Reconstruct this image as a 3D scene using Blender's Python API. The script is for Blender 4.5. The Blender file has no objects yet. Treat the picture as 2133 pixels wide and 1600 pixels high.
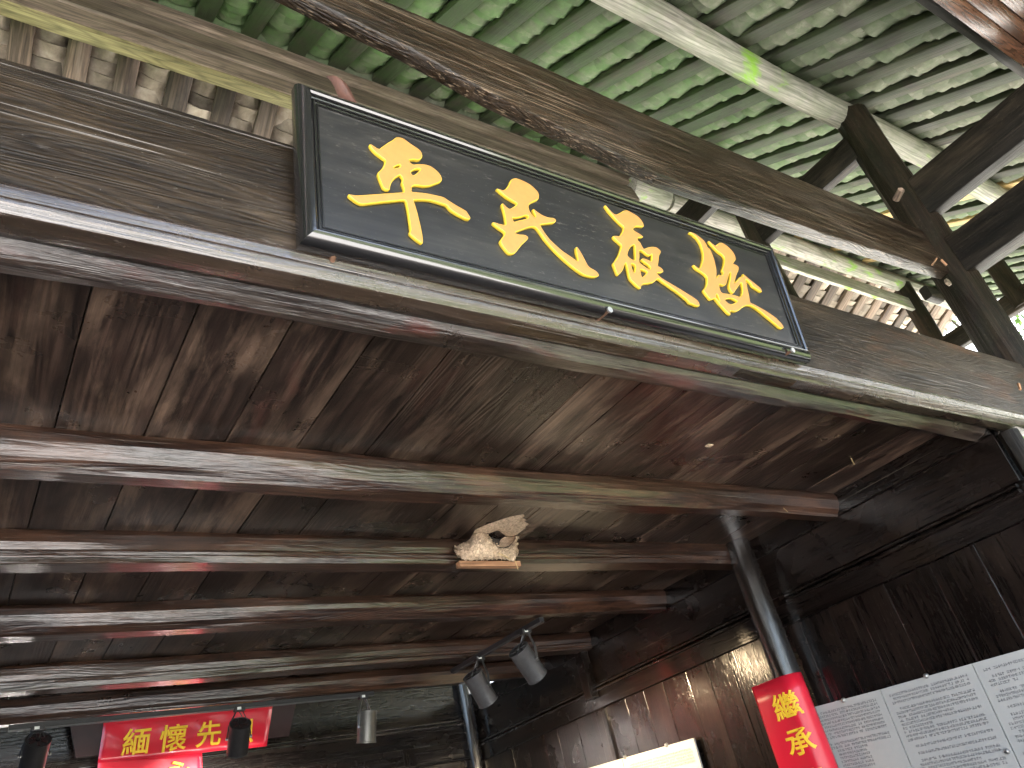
import bpy, bmesh, math, random
import numpy as np
from mathutils import Vector, Matrix, noise
random.seed(7)
rad = math.radians
S = bpy.context.scene
COL = S.collection

# ------------------------------------------------------------------ camera
FPX, CX, CY = 1629.6, 1066.5, 800.0
R = np.array([[0.82749165, -0.52076298, -0.20991306],
              [0.12786433, 0.53881315, -0.83266506],
              [0.54672506, 0.66218299, 0.51245039]])      # columns: world X, Y, Z in camera axes (right, down, forward)
cam = bpy.data.cameras.new('camera'); camo = bpy.data.objects.new('camera', cam); COL.objects.link(camo)
cam.sensor_fit = 'HORIZONTAL'; cam.sensor_width = 36.0; cam.lens = 36.0 * FPX / 2133.0
cam.clip_start = 0.02; cam.clip_end = 2000
r_, d_, f_ = R[0], R[1], R[2]
camo.matrix_world = Matrix(((r_[0], -d_[0], -f_[0], 0), (r_[1], -d_[1], -f_[1], 0), (r_[2], -d_[2], -f_[2], 0), (0, 0, 0, 1)))
S.camera = camo

# ------------------------------------------------------------------ light
SUN_EL, SUN_AZ = rad(58), rad(98)          # azimuth measured from +Y towards +X
W = bpy.data.worlds.new("World"); S.world = W; W.use_nodes = True
wn = W.node_tree
sky = wn.nodes.new('ShaderNodeTexSky'); sky.sky_type = 'NISHITA'; sky.sun_disc = False
sky.sun_elevation = SUN_EL; sky.sun_rotation = SUN_AZ; sky.air_density = 1.0; sky.dust_density = 6.0; sky.ozone_density = 0.6
bg = wn.nodes['Background']; bg.inputs['Strength'].default_value = 0.15
wn.links.new(sky.outputs[0], bg.inputs['Color'])
sl = bpy.data.lights.new('sun', 'SUN'); sl.energy = 5.0; sl.angle = rad(0.5); sl.color = (1.0, 0.95, 0.87)
so = bpy.data.objects.new('sun', sl); COL.objects.link(so)
sd = Vector((math.sin(SUN_AZ) * math.cos(SUN_EL), math.cos(SUN_AZ) * math.cos(SUN_EL), math.sin(SUN_EL)))
so.rotation_euler = sd.to_track_quat('Z', 'Y').to_euler(); so.location = (20, 0, 30)
S.view_settings.view_transform = 'Standard'; S.view_settings.look = 'None'
S.view_settings.gamma = 1.0; S.view_settings.use_curve_mapping = False
S.view_settings.exposure = 3.15
S.cycles.use_denoising = True
S.cycles.max_bounces = 10; S.cycles.diffuse_bounces = 6; S.cycles.glossy_bounces = 5
S.cycles.sample_clamp_indirect = 6.0
GZ = -1.5                                   # ground level; the camera is the origin

# ------------------------------------------------------------------ measuring helpers (photo pixel 2133x1600 -> point on a real plane)
def ray(x, y):
    d = np.array([(x - CX) / FPX, (y - CY) / FPX, 1.0]); return R.T @ d
def onX(x, y, X): d = ray(x, y); return Vector(d * (X / d[0]))
def onY(x, y, Y): d = ray(x, y); return Vector(d * (Y / d[1]))
def onZ(x, y, Z): d = ray(x, y); return Vector(d * (Z / d[2]))
def onP(x, y, p0, n):
    d = Vector(ray(x, y)); return d * (Vector(p0).dot(Vector(n)) / d.dot(Vector(n)))
def proj(P):
    c = R @ np.array(P, float)
    return (CX + FPX * c[0] / c[2], CY + FPX * c[1] / c[2], c[2])

# ------------------------------------------------------------------ materials
def mat_new(name):
    m = bpy.data.materials.new(name); m.use_nodes = True
    nt = m.node_tree; b = nt.nodes['Principled BSDF']; return m, nt, b
def node(nt, t, **kw):
    n = nt.nodes.new(t)
    for k, v in kw.items(): setattr(n, k, v)
    return n
def setin(n, **kw):
    for k, v in kw.items(): n.inputs[k.replace('_', ' ')].default_value = v
def ramp(nt, src, stops):
    n = node(nt, 'ShaderNodeValToRGB'); cr = n.color_ramp
    while len(cr.elements) < len(stops): cr.elements.new(0.5)
    for e, (p, c) in zip(cr.elements, stops):
        e.position = p; e.color = c if len(c) == 4 else (*c, 1)
    nt.links.new(src, n.inputs['Fac']); return n.outputs['Color']
def val(v): return (v, v, v, 1)
def mix(nt, fac, a, b, mode='MIX'):
    n = node(nt, 'ShaderNodeMix', data_type='RGBA', blend_type=mode)
    for s, i in ((fac, 'Factor'), (a, 6), (b, 7)):
        k = n.inputs[0] if i == 'Factor' else n.inputs[i]
        if hasattr(s, 'is_linked'): nt.links.new(s, k)
        elif isinstance(s, (int, float)): k.default_value = s if i == 'Factor' else (s, s, s, 1)
        else: k.default_value = s if len(s) == 4 else (*s, 1)
    return n.outputs[2]
def math_(nt, op, a, b=None, clamp=False):
    n = node(nt, 'ShaderNodeMath', operation=op, use_clamp=clamp)
    for i, s in enumerate((a, b)):
        if s is None: continue
        if hasattr(s, 'is_linked'): nt.links.new(s, n.inputs[i])
        else: n.inputs[i].default_value = s
    return n.outputs[0]
def noise_(nt, vec, seed, scale, detail=5, rough=0.55, dist=0.0):
    n = node(nt, 'ShaderNodeTexNoise', noise_dimensions='4D')
    setin(n, Scale=scale, Detail=detail, Roughness=rough, Distortion=dist)
    nt.links.new(vec, n.inputs['Vector'])
    if seed is not None: nt.links.new(seed, n.inputs['W'])
    return n.outputs['Fac']
def mapped(nt, vec, sc):
    n = node(nt, 'ShaderNodeMapping'); n.inputs['Scale'].default_value = sc
    nt.links.new(vec, n.inputs['Vector']); return n.outputs[0]
def maprange(nt, src, a, b, c=0.0, d=1.0, smooth=True):
    n = node(nt, 'ShaderNodeMapRange', interpolation_type='SMOOTHSTEP' if smooth else 'LINEAR')
    nt.links.new(src, n.inputs[0])
    for i, v in zip((1, 2, 3, 4), (a, b, c, d)): n.inputs[i].default_value = v
    return n.outputs[0]
def basics(nt):
    tc = node(nt, 'ShaderNodeTexCoord'); oi = node(nt, 'ShaderNodeObjectInfo'); ge = node(nt, 'ShaderNodeNewGeometry')
    rnd = math_(nt, 'FRACT', math_(nt, 'ADD', oi.outputs['Random'], ge.outputs['Random Per Island']))
    return tc.outputs['Object'], rnd, math_(nt, 'MULTIPLY', rnd, 37.0), ge

def wood(name, dark, light, worn=None, wornamt=0.0, streak=0.5, rough=(0.3, 0.5), bump=0.25, moss=None, mossamt=0.0,
         dust=0.0, dustcol=(0.30, 0.26, 0.21), coat=0.0, vary=0.35, scale=1.0, spec=0.5, stain=None, moss_light_win=None, ringed=0.0, alb=0.60, coatrough=0.12, lime=0.0, figure=0.5, scratch=0.0, scrlo=0.69, soot=0.0, limex=None, fs=1.0):
    """Wood whose grain runs along the object's own X axis."""
    sc_ = lambda c: tuple(q * alb for q in c[:3]) if c else None
    dark, light, worn, dustcol, moss, stain = map(sc_, (dark, light, worn, dustcol, moss, stain))
    m, nt, b = mat_new(name); L = nt.links.new
    vec, rnd, seed, ge = basics(nt)
    big = noise_(nt, mapped(nt, vec, (0.9 * scale, 5 * scale, 5 * scale)), seed, 1.6, 5, 0.6, 0.4)
    fine = noise_(nt, mapped(nt, vec, (2.2 * scale * fs, 75 * scale * fs, 75 * scale * fs)), seed, 1.0, 6, 0.65, 0.6)
    hair = noise_(nt, mapped(nt, vec, (9 * scale, 260 * scale, 260 * scale)), seed, 1.0, 3, 0.6)
    blot = noise_(nt, vec, seed, 3.2 * scale, 6, 0.65, 0.5)
    c = ramp(nt, big, [(0.30, dark), (0.72, light)])
    c = mix(nt, streak, c, mix(nt, 1.0, c, ramp(nt, fine, [(0.34, val(0.22)), (0.5, val(1.0)), (0.66, val(2.1))]), 'MULTIPLY'))
    fg = noise_(nt, mapped(nt, vec, (0.42 * scale, 4.2 * scale, 4.2 * scale)), math_(nt, 'ADD', seed, 17.0), 1.7, 2.5, 0.45, 0.35)
    fs_ = math_(nt, 'SINE', math_(nt, 'MULTIPLY', fg, 120.0 * fs))
    fgv = ramp(nt, math_(nt, 'ADD', math_(nt, 'MULTIPLY', fs_, 0.5), 0.5), [(0.0, val(0.38)), (0.35, val(0.95)), (1.0, val(1.18))])
    if figure: c = mix(nt, figure, c, mix(nt, 1.0, c, fgv, 'MULTIPLY'))
    if ringed:
        wv = node(nt, 'ShaderNodeTexWave', wave_type='RINGS', rings_direction='Z'); setin(wv, Scale=6.0, Distortion=5.0, Detail=3.0)
        wv.inputs['Detail Scale'].default_value = 0.8
        L(mapped(nt, vec, (0.35, 2.4, 0.2)), wv.inputs['Vector'])
        c = mix(nt, ringed, c, mix(nt, 1.0, c, ramp(nt, wv.outputs['Color'], [(0.2, val(0.45)), (0.55, val(1.35))]), 'MULTIPLY'))
    if worn:
        bw_ = noise_(nt, mapped(nt, vec, (0.7, 2.6, 2.6)), math_(nt, 'ADD', seed, 41.0), 3.0 * scale, 6, 0.66, 0.4)
        wf = ramp(nt, bw_, [(0.50, val(0)), (0.62, val(1))])
        wf = math_(nt, 'MULTIPLY', wf, ramp(nt, fine, [(0.3, val(0.25)), (0.6, val(1))]))
        c = mix(nt, math_(nt, 'MULTIPLY', wf, wornamt), c, worn)
    if stain:
        sn = noise_(nt, mapped(nt, vec, (1.5, 6, 6)), math_(nt, 'ADD', seed, 9.1), 1.4, 4, 0.6, 0.6)
        c = mix(nt, math_(nt, 'MULTIPLY', ramp(nt, sn, [(0.60, val(0)), (0.70, val(1))]), 0.75), c, stain)
    if dust:
        sp = noise_(nt, mapped(nt, vec, (22, 80, 80)), math_(nt, 'ADD', seed, 3.3), 1.3, 5, 0.8)
        sp2 = noise_(nt, vec, math_(nt, 'ADD', seed, 6.3), 130.0, 2, 0.6)
        df = math_(nt, 'MULTIPLY', ramp(nt, sp, [(0.57, val(0)), (0.66, val(1))]), ramp(nt, blot, [(0.42, val(0.05)), (0.62, val(1))]))
        df = math_(nt, 'MAXIMUM', df, ramp(nt, sp2, [(0.69, val(0)), (0.74, val(0.9))]))
        c = mix(nt, math_(nt, 'MULTIPLY', df, dust), c, dustcol)
    if scratch:
        sx = noise_(nt, mapped(nt, vec, (0.9 * fs, 95 * fs, 95 * fs)), math_(nt, 'ADD', seed, 8.3), 1.0, 2, 0.6, 0.15)
        c = mix(nt, math_(nt, 'MULTIPLY', ramp(nt, sx, [(scrlo, val(0)), (scrlo + 0.03, val(1))]), scratch), c, dustcol)
    if soot:
        so_ = noise_(nt, mapped(nt, vec, (0.8, 2.6, 2.6)), math_(nt, 'ADD', seed, 31.0), 1.5, 6, 0.62, 0.6)
        c = mix(nt, soot, c, mix(nt, 1.0, c, ramp(nt, so_, [(0.40, val(0.16)), (0.60, val(1.12))]), 'MULTIPLY'))
    hv = math_(nt, 'ADD', math_(nt, 'MULTIPLY', rnd, vary), 1.0 - vary * 0.5)
    c = mix(nt, 1.0, c, hv, 'MULTIPLY')
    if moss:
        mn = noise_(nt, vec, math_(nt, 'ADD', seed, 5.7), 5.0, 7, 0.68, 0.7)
        mf = ramp(nt, mn, [(0.30 if moss_light_win else 0.36, val(0)), (0.55 if moss_light_win else 0.62, val(1))])
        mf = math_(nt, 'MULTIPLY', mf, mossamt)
        if moss_light_win: mf = math_(nt, 'MULTIPLY', mf, moss_light_win(nt, ge))
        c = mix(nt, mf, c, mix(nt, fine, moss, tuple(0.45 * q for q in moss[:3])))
    if lime:
        ln = noise_(nt, mapped(nt, vec, (0.8, 2.2, 2.2)), math_(nt, 'ADD', seed, 21.3), 3.4, 6, 0.6, 0.4)
        if limex:
            sx_ = node(nt, 'ShaderNodeSeparateXYZ'); L(vec, sx_.inputs[0]); win = None
            for (x0_, w0_) in limex:
                g_ = maprange(nt, math_(nt, 'ABSOLUTE', math_(nt, 'SUBTRACT', sx_.outputs['X'], x0_)), 0.0, w0_, 1.0, 0.0)
                win = g_ if win is None else math_(nt, 'MAXIMUM', win, g_)
            ln = math_(nt, 'ADD', math_(nt, 'MULTIPLY', ln, 0.95), math_(nt, 'MULTIPLY', win, 0.155))
        c = mix(nt, math_(nt, 'MULTIPLY', ramp(nt, ln, [(0.575, val(0)), (0.66, val(1))]), lime), c, (0.17, 0.36, 0.012, 1))
    L(c, b.inputs['Base Color'])
    ro = math_(nt, 'ADD', math_(nt, 'MULTIPLY', blot, (rough[1] - rough[0]) * 1.6), rough[0] - (rough[1] - rough[0]) * 0.35)
    L(ro, b.inputs['Roughness'])
    b.inputs['Specular IOR Level'].default_value = spec
    if coat: setin(b, Coat_Weight=coat, Coat_Roughness=coatrough, Coat_IOR=1.65)
    h = math_(nt, 'ADD', math_(nt, 'MULTIPLY', fine, 0.8), math_(nt, 'ADD', math_(nt, 'MULTIPLY', hair, 0.35), math_(nt, 'ADD', math_(nt, 'MULTIPLY', blot, 0.7), math_(nt, 'MULTIPLY', fs_, 0.16 * figure))))
    bp = node(nt, 'ShaderNodeBump'); setin(bp, Strength=bump, Distance=0.006); L(h, bp.inputs['Height']); L(bp.outputs[0], b.inputs['Normal'])
    if coat: L(bp.outputs[0], b.inputs['Coat Normal'])
    return m

def plain(name, col, rough=0.5, metal=0.0, bump=0.0, nscale=20, vary=0.25, spec=0.5, coat=0.0):
    m, nt, b = mat_new(name); L = nt.links.new
    vec, rnd, seed, ge = basics(nt)
    n = noise_(nt, vec, seed, nscale, 6, 0.65)
    c = mix(nt, 1.0, col, ramp(nt, n, [(0.3, val(1 - vary)), (0.7, val(1 + vary))]), 'MULTIPLY')
    L(c, b.inputs['Base Color']); setin(b, Metallic=metal)
    L(math_(nt, 'ADD', math_(nt, 'MULTIPLY', n, 0.2), rough - 0.1), b.inputs['Roughness'])
    b.inputs['Specular IOR Level'].default_value = spec
    if coat: setin(b, Coat_Weight=coat, Coat_Roughness=0.1)
    if bump:
        bp = node(nt, 'ShaderNodeBump'); setin(bp, Strength=bump, Distance=0.004); L(n, bp.inputs['Height']); L(bp.outputs[0], b.inputs['Normal'])
    return m

def algae_light_window(nt, ge):
    """Painted green: algae and bounced light, fading into ridge shade, thinning to the right."""
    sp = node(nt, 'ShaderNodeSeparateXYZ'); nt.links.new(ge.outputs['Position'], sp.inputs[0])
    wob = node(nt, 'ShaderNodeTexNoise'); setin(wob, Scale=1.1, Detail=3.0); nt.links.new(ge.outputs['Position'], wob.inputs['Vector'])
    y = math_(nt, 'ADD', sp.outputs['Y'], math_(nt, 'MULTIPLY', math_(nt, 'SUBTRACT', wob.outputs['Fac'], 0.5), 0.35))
    a = maprange(nt, y, 2.64, 2.80, 1, 0)  # green painted to stop where shade lies along the ridge
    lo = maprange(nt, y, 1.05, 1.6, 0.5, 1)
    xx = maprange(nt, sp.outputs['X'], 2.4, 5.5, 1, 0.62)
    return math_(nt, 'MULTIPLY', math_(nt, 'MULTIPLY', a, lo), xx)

def tile_mat(name, cols, mossy):
    m, nt, b = mat_new(name); L = nt.links.new
    vec, rnd, seed, ge = basics(nt)
    n = noise_(nt, vec, seed, 9, 7, 0.65, 0.4); n2 = noise_(nt, vec, math_(nt, 'ADD', seed, 4.0), 30, 5, 0.7)
    c = ramp(nt, n, [(0.28, cols[0]), (0.52, cols[1]), (0.72, cols[2])])
    c = mix(nt, 1.0, c, math_(nt, 'ADD', math_(nt, 'MULTIPLY', rnd, 1.05), 0.42), 'MULTIPLY')
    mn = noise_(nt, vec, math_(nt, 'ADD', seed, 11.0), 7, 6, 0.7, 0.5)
    win = algae_light_window(nt, ge)
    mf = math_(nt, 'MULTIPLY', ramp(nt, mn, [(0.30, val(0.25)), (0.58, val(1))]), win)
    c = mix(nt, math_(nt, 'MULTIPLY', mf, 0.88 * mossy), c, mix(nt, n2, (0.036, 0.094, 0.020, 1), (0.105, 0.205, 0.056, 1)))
    L(c, b.inputs['Base Color']); setin(b, Roughness=0.8)
    bp = node(nt, 'ShaderNodeBump'); setin(bp, Strength=0.5, Distance=0.006); L(math_(nt, 'ADD', n, math_(nt, 'MULTIPLY', n2, 0.4)), bp.inputs['Height']); L(bp.outputs[0], b.inputs['Normal'])
    return m

M = {}
M['lintel'] = wood('dark_lintel_wood', (0.020, 0.013, 0.008), (0.085, 0.057, 0.032), worn=(0.16, 0.13, 0.10), wornamt=0.5, streak=0.6, scratch=0.9, scrlo=0.655,
                   rough=(0.30, 0.5), bump=0.7, dust=0.6, dustcol=(0.46, 0.41, 0.37), stain=(0.15, 0.06, 0.022), coat=0.10, coatrough=0.2, spec=0.2, figure=0.65, soot=0.5, alb=0.52, fs=1.8)
M['lintel_gloss'] = wood('polished_lintel_edge', (0.020, 0.013, 0.009), (0.080, 0.052, 0.034), worn=(0.16, 0.12, 0.10), wornamt=0.4, streak=0.5, scratch=0.5,
                   rough=(0.2, 0.35), bump=0.45, dust=0.3, dustcol=(0.46, 0.40, 0.36), coat=1.0, coatrough=0.10, figure=0.4)
M['brown_beam'] = wood('brown_beam_wood', (0.030, 0.017, 0.009), (0.100, 0.060, 0.032), worn=(0.30, 0.25, 0.22), wornamt=0.35, streak=0.7, scratch=0.8, scrlo=0.60, figure=0.8, soot=0.45, fs=2.0, alb=0.34,
                       rough=(0.28, 0.5), bump=0.7, dust=0.7, dustcol=(0.62, 0.46, 0.32), spec=0.25, coat=0.35, coatrough=0.15)
M['eave'] = wood('polished_brown_wood', (0.10, 0.042, 0.022), (0.20, 0.095, 0.055), streak=0.6, rough=(0.20, 0.35), bump=0.3, dust=0.3, coat=0.6)
M['joist'] = wood('dark_joist_wood', (0.017, 0.008, 0.006), (0.075, 0.036, 0.022), worn=(0.20, 0.095, 0.055), wornamt=0.5, streak=0.7,
                  rough=(0.24, 0.42), bump=0.42, dust=0.35, coat=0.8, coatrough=0.09, spec=0.2, figure=0.6, fs=1.4, scratch=0.4, scrlo=0.66)
M['log'] = wood('dark_log_wood', (0.020, 0.012, 0.009), (0.075, 0.047, 0.032), worn=(0.20, 0.165, 0.14), wornamt=0.6, streak=0.8,
                rough=(0.22, 0.42), bump=0.7, dust=0.3, coat=0.9, coatrough=0.15, stain=(0.15, 0.04, 0.03))
M['ceiling'] = wood('stained_ceiling_plank', (0.013, 0.0075, 0.006), (0.072, 0.044, 0.033), worn=(0.28, 0.185, 0.13), wornamt=0.7, streak=0.8,
                    rough=(0.20, 0.42), bump=0.35, dust=0.2, coat=0.25, coatrough=0.15, vary=0.8, scale=0.8, ringed=0.25, figure=0.7, spec=0.35, stain=(0.075, 0.034, 0.026), soot=0.5, alb=0.63)
M['wall'] = wood('black_brown_wall_wood', (0.008, 0.006, 0.0055), (0.026, 0.017, 0.014), worn=(0.08, 0.05, 0.035), wornamt=0.3, streak=0.6,
                 rough=(0.22, 0.36), bump=0.22, dust=0.3, coat=0.8, coatrough=0.08, vary=0.4, spec=0.15, scratch=0.35, scrlo=0.70, alb=0.42)
M['post'] = wood('dark_post_wood', (0.011, 0.007, 0.005), (0.042, 0.027, 0.018), worn=(0.14, 0.09, 0.06), wornamt=0.45, streak=0.8,
                 rough=(0.36, 0.6), bump=0.7, dust=0.35, moss=(0.04, 0.06, 0.025, 1), mossamt=0.3, spec=0.2, alb=0.42)
M['post_gloss'] = wood('black_lacquered_post', (0.010, 0.008, 0.007), (0.034, 0.026, 0.021), streak=0.5, rough=(0.14, 0.28), bump=0.5, coat=1.0)
M['tie'] = wood('dark_tie_wood', (0.009, 0.007, 0.005), (0.034, 0.026, 0.019), worn=(0.16, 0.12, 0.08), wornamt=0.35, streak=0.8, rough=(0.40, 0.65), bump=0.5, dust=0.3, spec=0.2, alb=0.42)
M['grey_log'] = wood('weathered_grey_log', (0.34, 0.30, 0.26), (0.66, 0.61, 0.55), worn=(0.72, 0.66, 0.60), wornamt=0.5, streak=0.55, rough=(0.6, 0.8), bump=0.6,
                     moss=(0.26, 0.40, 0.14, 1), mossamt=0.35, lime=0.9)
M['purlin'] = wood('mossy_grey_log', (0.34, 0.31, 0.26), (0.66, 0.62, 0.55), worn=(0.72, 0.66, 0.60), wornamt=0.5, streak=0.55, rough=(0.6, 0.8), bump=0.6,
                     moss=(0.26, 0.40, 0.14, 1), mossamt=0.35, lime=0.9, limex=[(onY(px, py, 1.16).x + 4.4, w) for (px, py, w) in ((1560, 100, 0.26), (1625, 135, 0.22), (1960, 292, 0.45), (1300, 10, 0.12))])
M['ridge'] = wood('weathered_ridge_wood', (0.115, 0.080, 0.058), (0.38, 0.295, 0.225), worn=(0.40, 0.33, 0.24), wornamt=0.6, streak=0.7, rough=(0.6, 0.8), bump=0.5,
                  moss=(0.24, 0.22, 0.09, 1), mossamt=0.25)
M['ridge_pale'] = wood('yellowed_batten_wood', (0.26, 0.22, 0.09), (0.46, 0.42, 0.20), streak=0.5, rough=(0.6, 0.8), bump=0.4)
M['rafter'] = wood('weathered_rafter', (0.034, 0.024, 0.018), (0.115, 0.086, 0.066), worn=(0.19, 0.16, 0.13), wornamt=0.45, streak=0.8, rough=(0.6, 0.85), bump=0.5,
                   moss=(0.105, 0.215, 0.045, 1), mossamt=1.0, vary=0.9, alb=0.31, moss_light_win=algae_light_window)  # green stands for algae and bounced light, ending at the ridge shade
M['new_rafter'] = wood('newer_yellow_rafter', (0.55, 0.36, 0.13), (0.80, 0.58, 0.26), streak=0.4, rough=(0.6, 0.8), bump=0.3)
M['rear_rafter'] = wood('rear_rafter_wood', (0.060, 0.038, 0.028), (0.30, 0.215, 0.155), worn=(0.36, 0.30, 0.24), wornamt=0.4, streak=0.7, rough=(0.6, 0.85), bump=0.5, vary=1.3)
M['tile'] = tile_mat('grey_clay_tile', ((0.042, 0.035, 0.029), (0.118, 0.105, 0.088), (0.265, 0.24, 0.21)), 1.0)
M['rear_tile'] = tile_mat('mortar_smeared_tile', ((0.11, 0.085, 0.062), (0.27, 0.225, 0.175), (0.44, 0.385, 0.315)), 0.0)
M['raw_wood'] = wood('raw_orange_wood', (0.42, 0.20, 0.10), (0.66, 0.38, 0.21), streak=0.5, rough=(0.5, 0.7), bump=0.3)
M['lacquer'] = wood('black_sign_lacquer', (0.016, 0.0155, 0.015), (0.034, 0.033, 0.031), worn=(0.075, 0.07, 0.06), wornamt=0.5, streak=0.3, rough=(0.26, 0.42), bump=0.03, dust=0.45, dustcol=(0.30, 0.27, 0.23), coat=0.2, vary=0.0, figure=0.0)
M['frame_lacquer'] = wood('black_frame_lacquer', (0.010, 0.010, 0.011), (0.022, 0.021, 0.021), streak=0.3, rough=(0.14, 0.26), bump=0.03, dust=0.15, dustcol=(0.2, 0.17, 0.12), coat=1.0, vary=0.1, figure=0.1, coatrough=0.08)
M['gold'] = plain('gold_paint', (0.45, 0.205, 0.055, 1), 0.42, vary=0.06, nscale=60)
M['gold_edge'] = plain('bright_gold_edge', (0.66, 0.46, 0.035, 1), 0.35, vary=0.05)
M['rust'] = plain('rusty_nail', (0.20, 0.11, 0.07, 1), 0.6, 0.6, 0.4, 80, 0.5)
M['steel'] = plain('dull_steel', (0.45, 0.44, 0.42, 1), 0.35, 0.9, vary=0.15)
M['mud'] = plain('pale_mud', (0.50, 0.375, 0.26, 1), 0.9, 0, 1.0, 120, 0.55)
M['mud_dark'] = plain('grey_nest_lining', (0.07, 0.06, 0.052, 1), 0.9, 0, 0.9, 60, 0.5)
M['straw'] = plain('dry_straw', (0.50, 0.36, 0.17, 1), 0.7)
M['red'] = plain('red_banner_paper', (0.60, 0.014, 0.035, 1), 0.30, vary=0.05, nscale=3, coat=0.5)
M['yellow'] = plain('yellow_print', (0.85, 0.55, 0.03, 1), 0.45, vary=0.04)
M['panel'] = plain('white_display_board', (0.44, 0.445, 0.43, 1), 0.35, vary=0.03, nscale=6)
M['print'] = plain('grey_print', (0.20, 0.20, 0.205, 1), 0.6, vary=0.1)
M['lamp'] = plain('grey_lamp_metal', (0.13, 0.133, 0.14, 1), 0.38, 0.55, 0.1, 40, 0.2)
M['lamp_dark'] = plain('dark_lamp_metal', (0.035, 0.035, 0.038, 1), 0.45, 0.4, 0.1, 40, 0.2)
M['lamp_pale'] = plain('pale_lamp_metal', (0.125, 0.125, 0.115, 1), 0.38, 0.45, 0.1, 40, 0.15)
M['white_plastic'] = plain('white_plastic', (0.72, 0.74, 0.72, 1), 0.4)
M['plaque'] = plain('red_brown_plaque', (0.030, 0.012, 0.013, 1), 0.35, 0, 0.1, 12, 0.2)
M['leaf_dry'] = plain('dry_leaf', (0.085, 0.034, 0.022, 1), 0.6, 0, 0.3, 40, 0.4)

# ------------------------------------------------------------------ mesh helpers
def tag(o, label=None, cat=None, group=None, kind=None):
    if label: o['label'] = label
    if cat: o['category'] = cat
    if group: o['group'] = group
    if kind: o['kind'] = kind
    return o
def link(name, me, m=None, parent=None, mw=None, smooth=True, ang=35):
    if smooth:
        me.shade_smooth(); me.set_sharp_from_angle(angle=rad(ang))
    o = bpy.data.objects.new(name, me); COL.objects.link(o)
    if m is not None and not me.materials: me.materials.append(m)
    if mw is not None: o.matrix_world = mw
    if parent is not None:
        o.parent = parent
        o.matrix_parent_inverse = parent_inv(parent)
    return o
def world_of(o):
    return (world_of(o.parent) @ o.matrix_parent_inverse if o.parent else Matrix()) @ o.matrix_basis
def parent_inv(p): return world_of(p).inverted()
def empty(name, loc):
    o = bpy.data.objects.new(name, None); COL.objects.link(o); o.location = loc; o.empty_display_size = 0.1; return o
def mesh(name, vs, fs):
    me = bpy.data.meshes.new(name); me.from_pydata([tuple(v) for v in vs], [], fs); me.update(); return me
def circ(r, n=14, ph=0.0): return [(r * math.cos(2 * math.pi * i / n + ph), r * math.sin(2 * math.pi * i / n + ph)) for i in range(n)]
def rrect(u0, u1, v0, v1, r, k=2, r2=None):
    """rounded rectangle, counter-clockwise in (u, v)"""
    out = []
    for (cu, cv, a0) in ((u1 - r, v1 - r, 0), (u0 + r, v1 - r, 90), (u0 + r, v0 + r, 180), (u1 - r, v0 + r, 270)):
        for i in range(k + 1):
            a = rad(a0 + 90.0 * i / k); out.append((cu + r * math.cos(a), cv + r * math.sin(a)))
    return out
def frame_m(p0, p1, up):
    p0, p1, up = Vector(p0), Vector(p1), Vector(up)
    x = (p1 - p0).normalized(); y = up.cross(x).normalized(); z = x.cross(y)
    m = Matrix((x, y, z)).transposed().to_4x4(); m.translation = p0; return m
def member(name, p0, p1, prof, m, up=(0, 0, 1), parent=None, wob=0.003, seg=None, seed=None, taper=1.0, crook=0.0, ang=35, deform=None):
    """a timber: profile (side, up) swept from p0 to p1, slightly uneven, its own X axis along the grain"""
    p0, p1 = Vector(p0), Vector(p1); Ln = (p1 - p0).length
    seg = seg or max(1, min(40, int(Ln / 0.14))); sd_ = seed if seed is not None else random.random() * 100
    n = len(prof); vs, fs = [], []
    for i in range(seg + 1):
        t = i / seg; x = t * Ln; k = 1 + (taper - 1) * t
        ox = crook * noise.noise((x * 0.7, sd_, 1.0)); oz = crook * noise.noise((x * 0.7, sd_, 5.0))
        for j, (u, v) in enumerate(prof):
            w = wob * noise.noise((x * 2.3, sd_ + 3.1 * u / 0.05, 3.1 * v / 0.05)) * 2
            l = math.hypot(u, v) or 1
            vs.append((x, u * k + w * u / l + ox, v * k + w * v / l + oz + (deform(x, u, v) if deform else 0)))
    for i in range(seg):
        for j in range(n):
            a, b_ = i * n + j, i * n + (j + 1) % n
            fs.append((a, b_, b_ + n, a + n))
    fs.append(tuple(range(n - 1, -1, -1))); fs.append(tuple(seg * n + j for j in range(n)))
    return link(name, mesh(name, vs, fs), m, parent, frame_m(p0, p1, up), ang=ang)
def boxm(name, x0, x1, y0, y1, z0, z1, bev=0.0):
    bm = bmesh.new(); bmesh.ops.create_cube(bm, size=1)
    for v in bm.verts: v.co = ((x0 + x1) / 2 + v.co.x * (x1 - x0), (y0 + y1) / 2 + v.co.y * (y1 - y0), (z0 + z1) / 2 + v.co.z * (z1 - z0))
    if bev: bmesh.ops.bevel(bm, geom=bm.edges[:] + bm.verts[:], offset=bev, segments=2, affect='EDGES', profile=0.6)
    me = bpy.data.meshes.new(name); bm.to_mesh(me); bm.free(); return me
def bx(name, p0, p1, m, parent=None, bev=0.003, mw=None, grain='X'):
    """box given in world coordinates; grain axis becomes the object's X"""
    p0, p1 = Vector(p0), Vector(p1); c = (p0 + p1) / 2; d = p1 - p0
    rot = {'X': Matrix(), 'Y': Matrix(((0, -1, 0), (1, 0, 0), (0, 0, 1))).to_4x4(), 'Z': Matrix(((0, 0, -1), (0, 1, 0), (1, 0, 0))).to_4x4()}[grain]
    e = {'X': (d.x, d.y, d.z), 'Y': (d.y, d.x, d.z), 'Z': (d.z, d.y, d.x)}[grain]
    me = boxm(name, -e[0] / 2, e[0] / 2, -e[1] / 2, e[1] / 2, -e[2] / 2, e[2] / 2, min(bev, min(e) * 0.3))
    w = Matrix.Translation(c) @ rot
    if mw is not None: w = mw @ w
    return link(name, me, m, parent, w, smooth=False)
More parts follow.
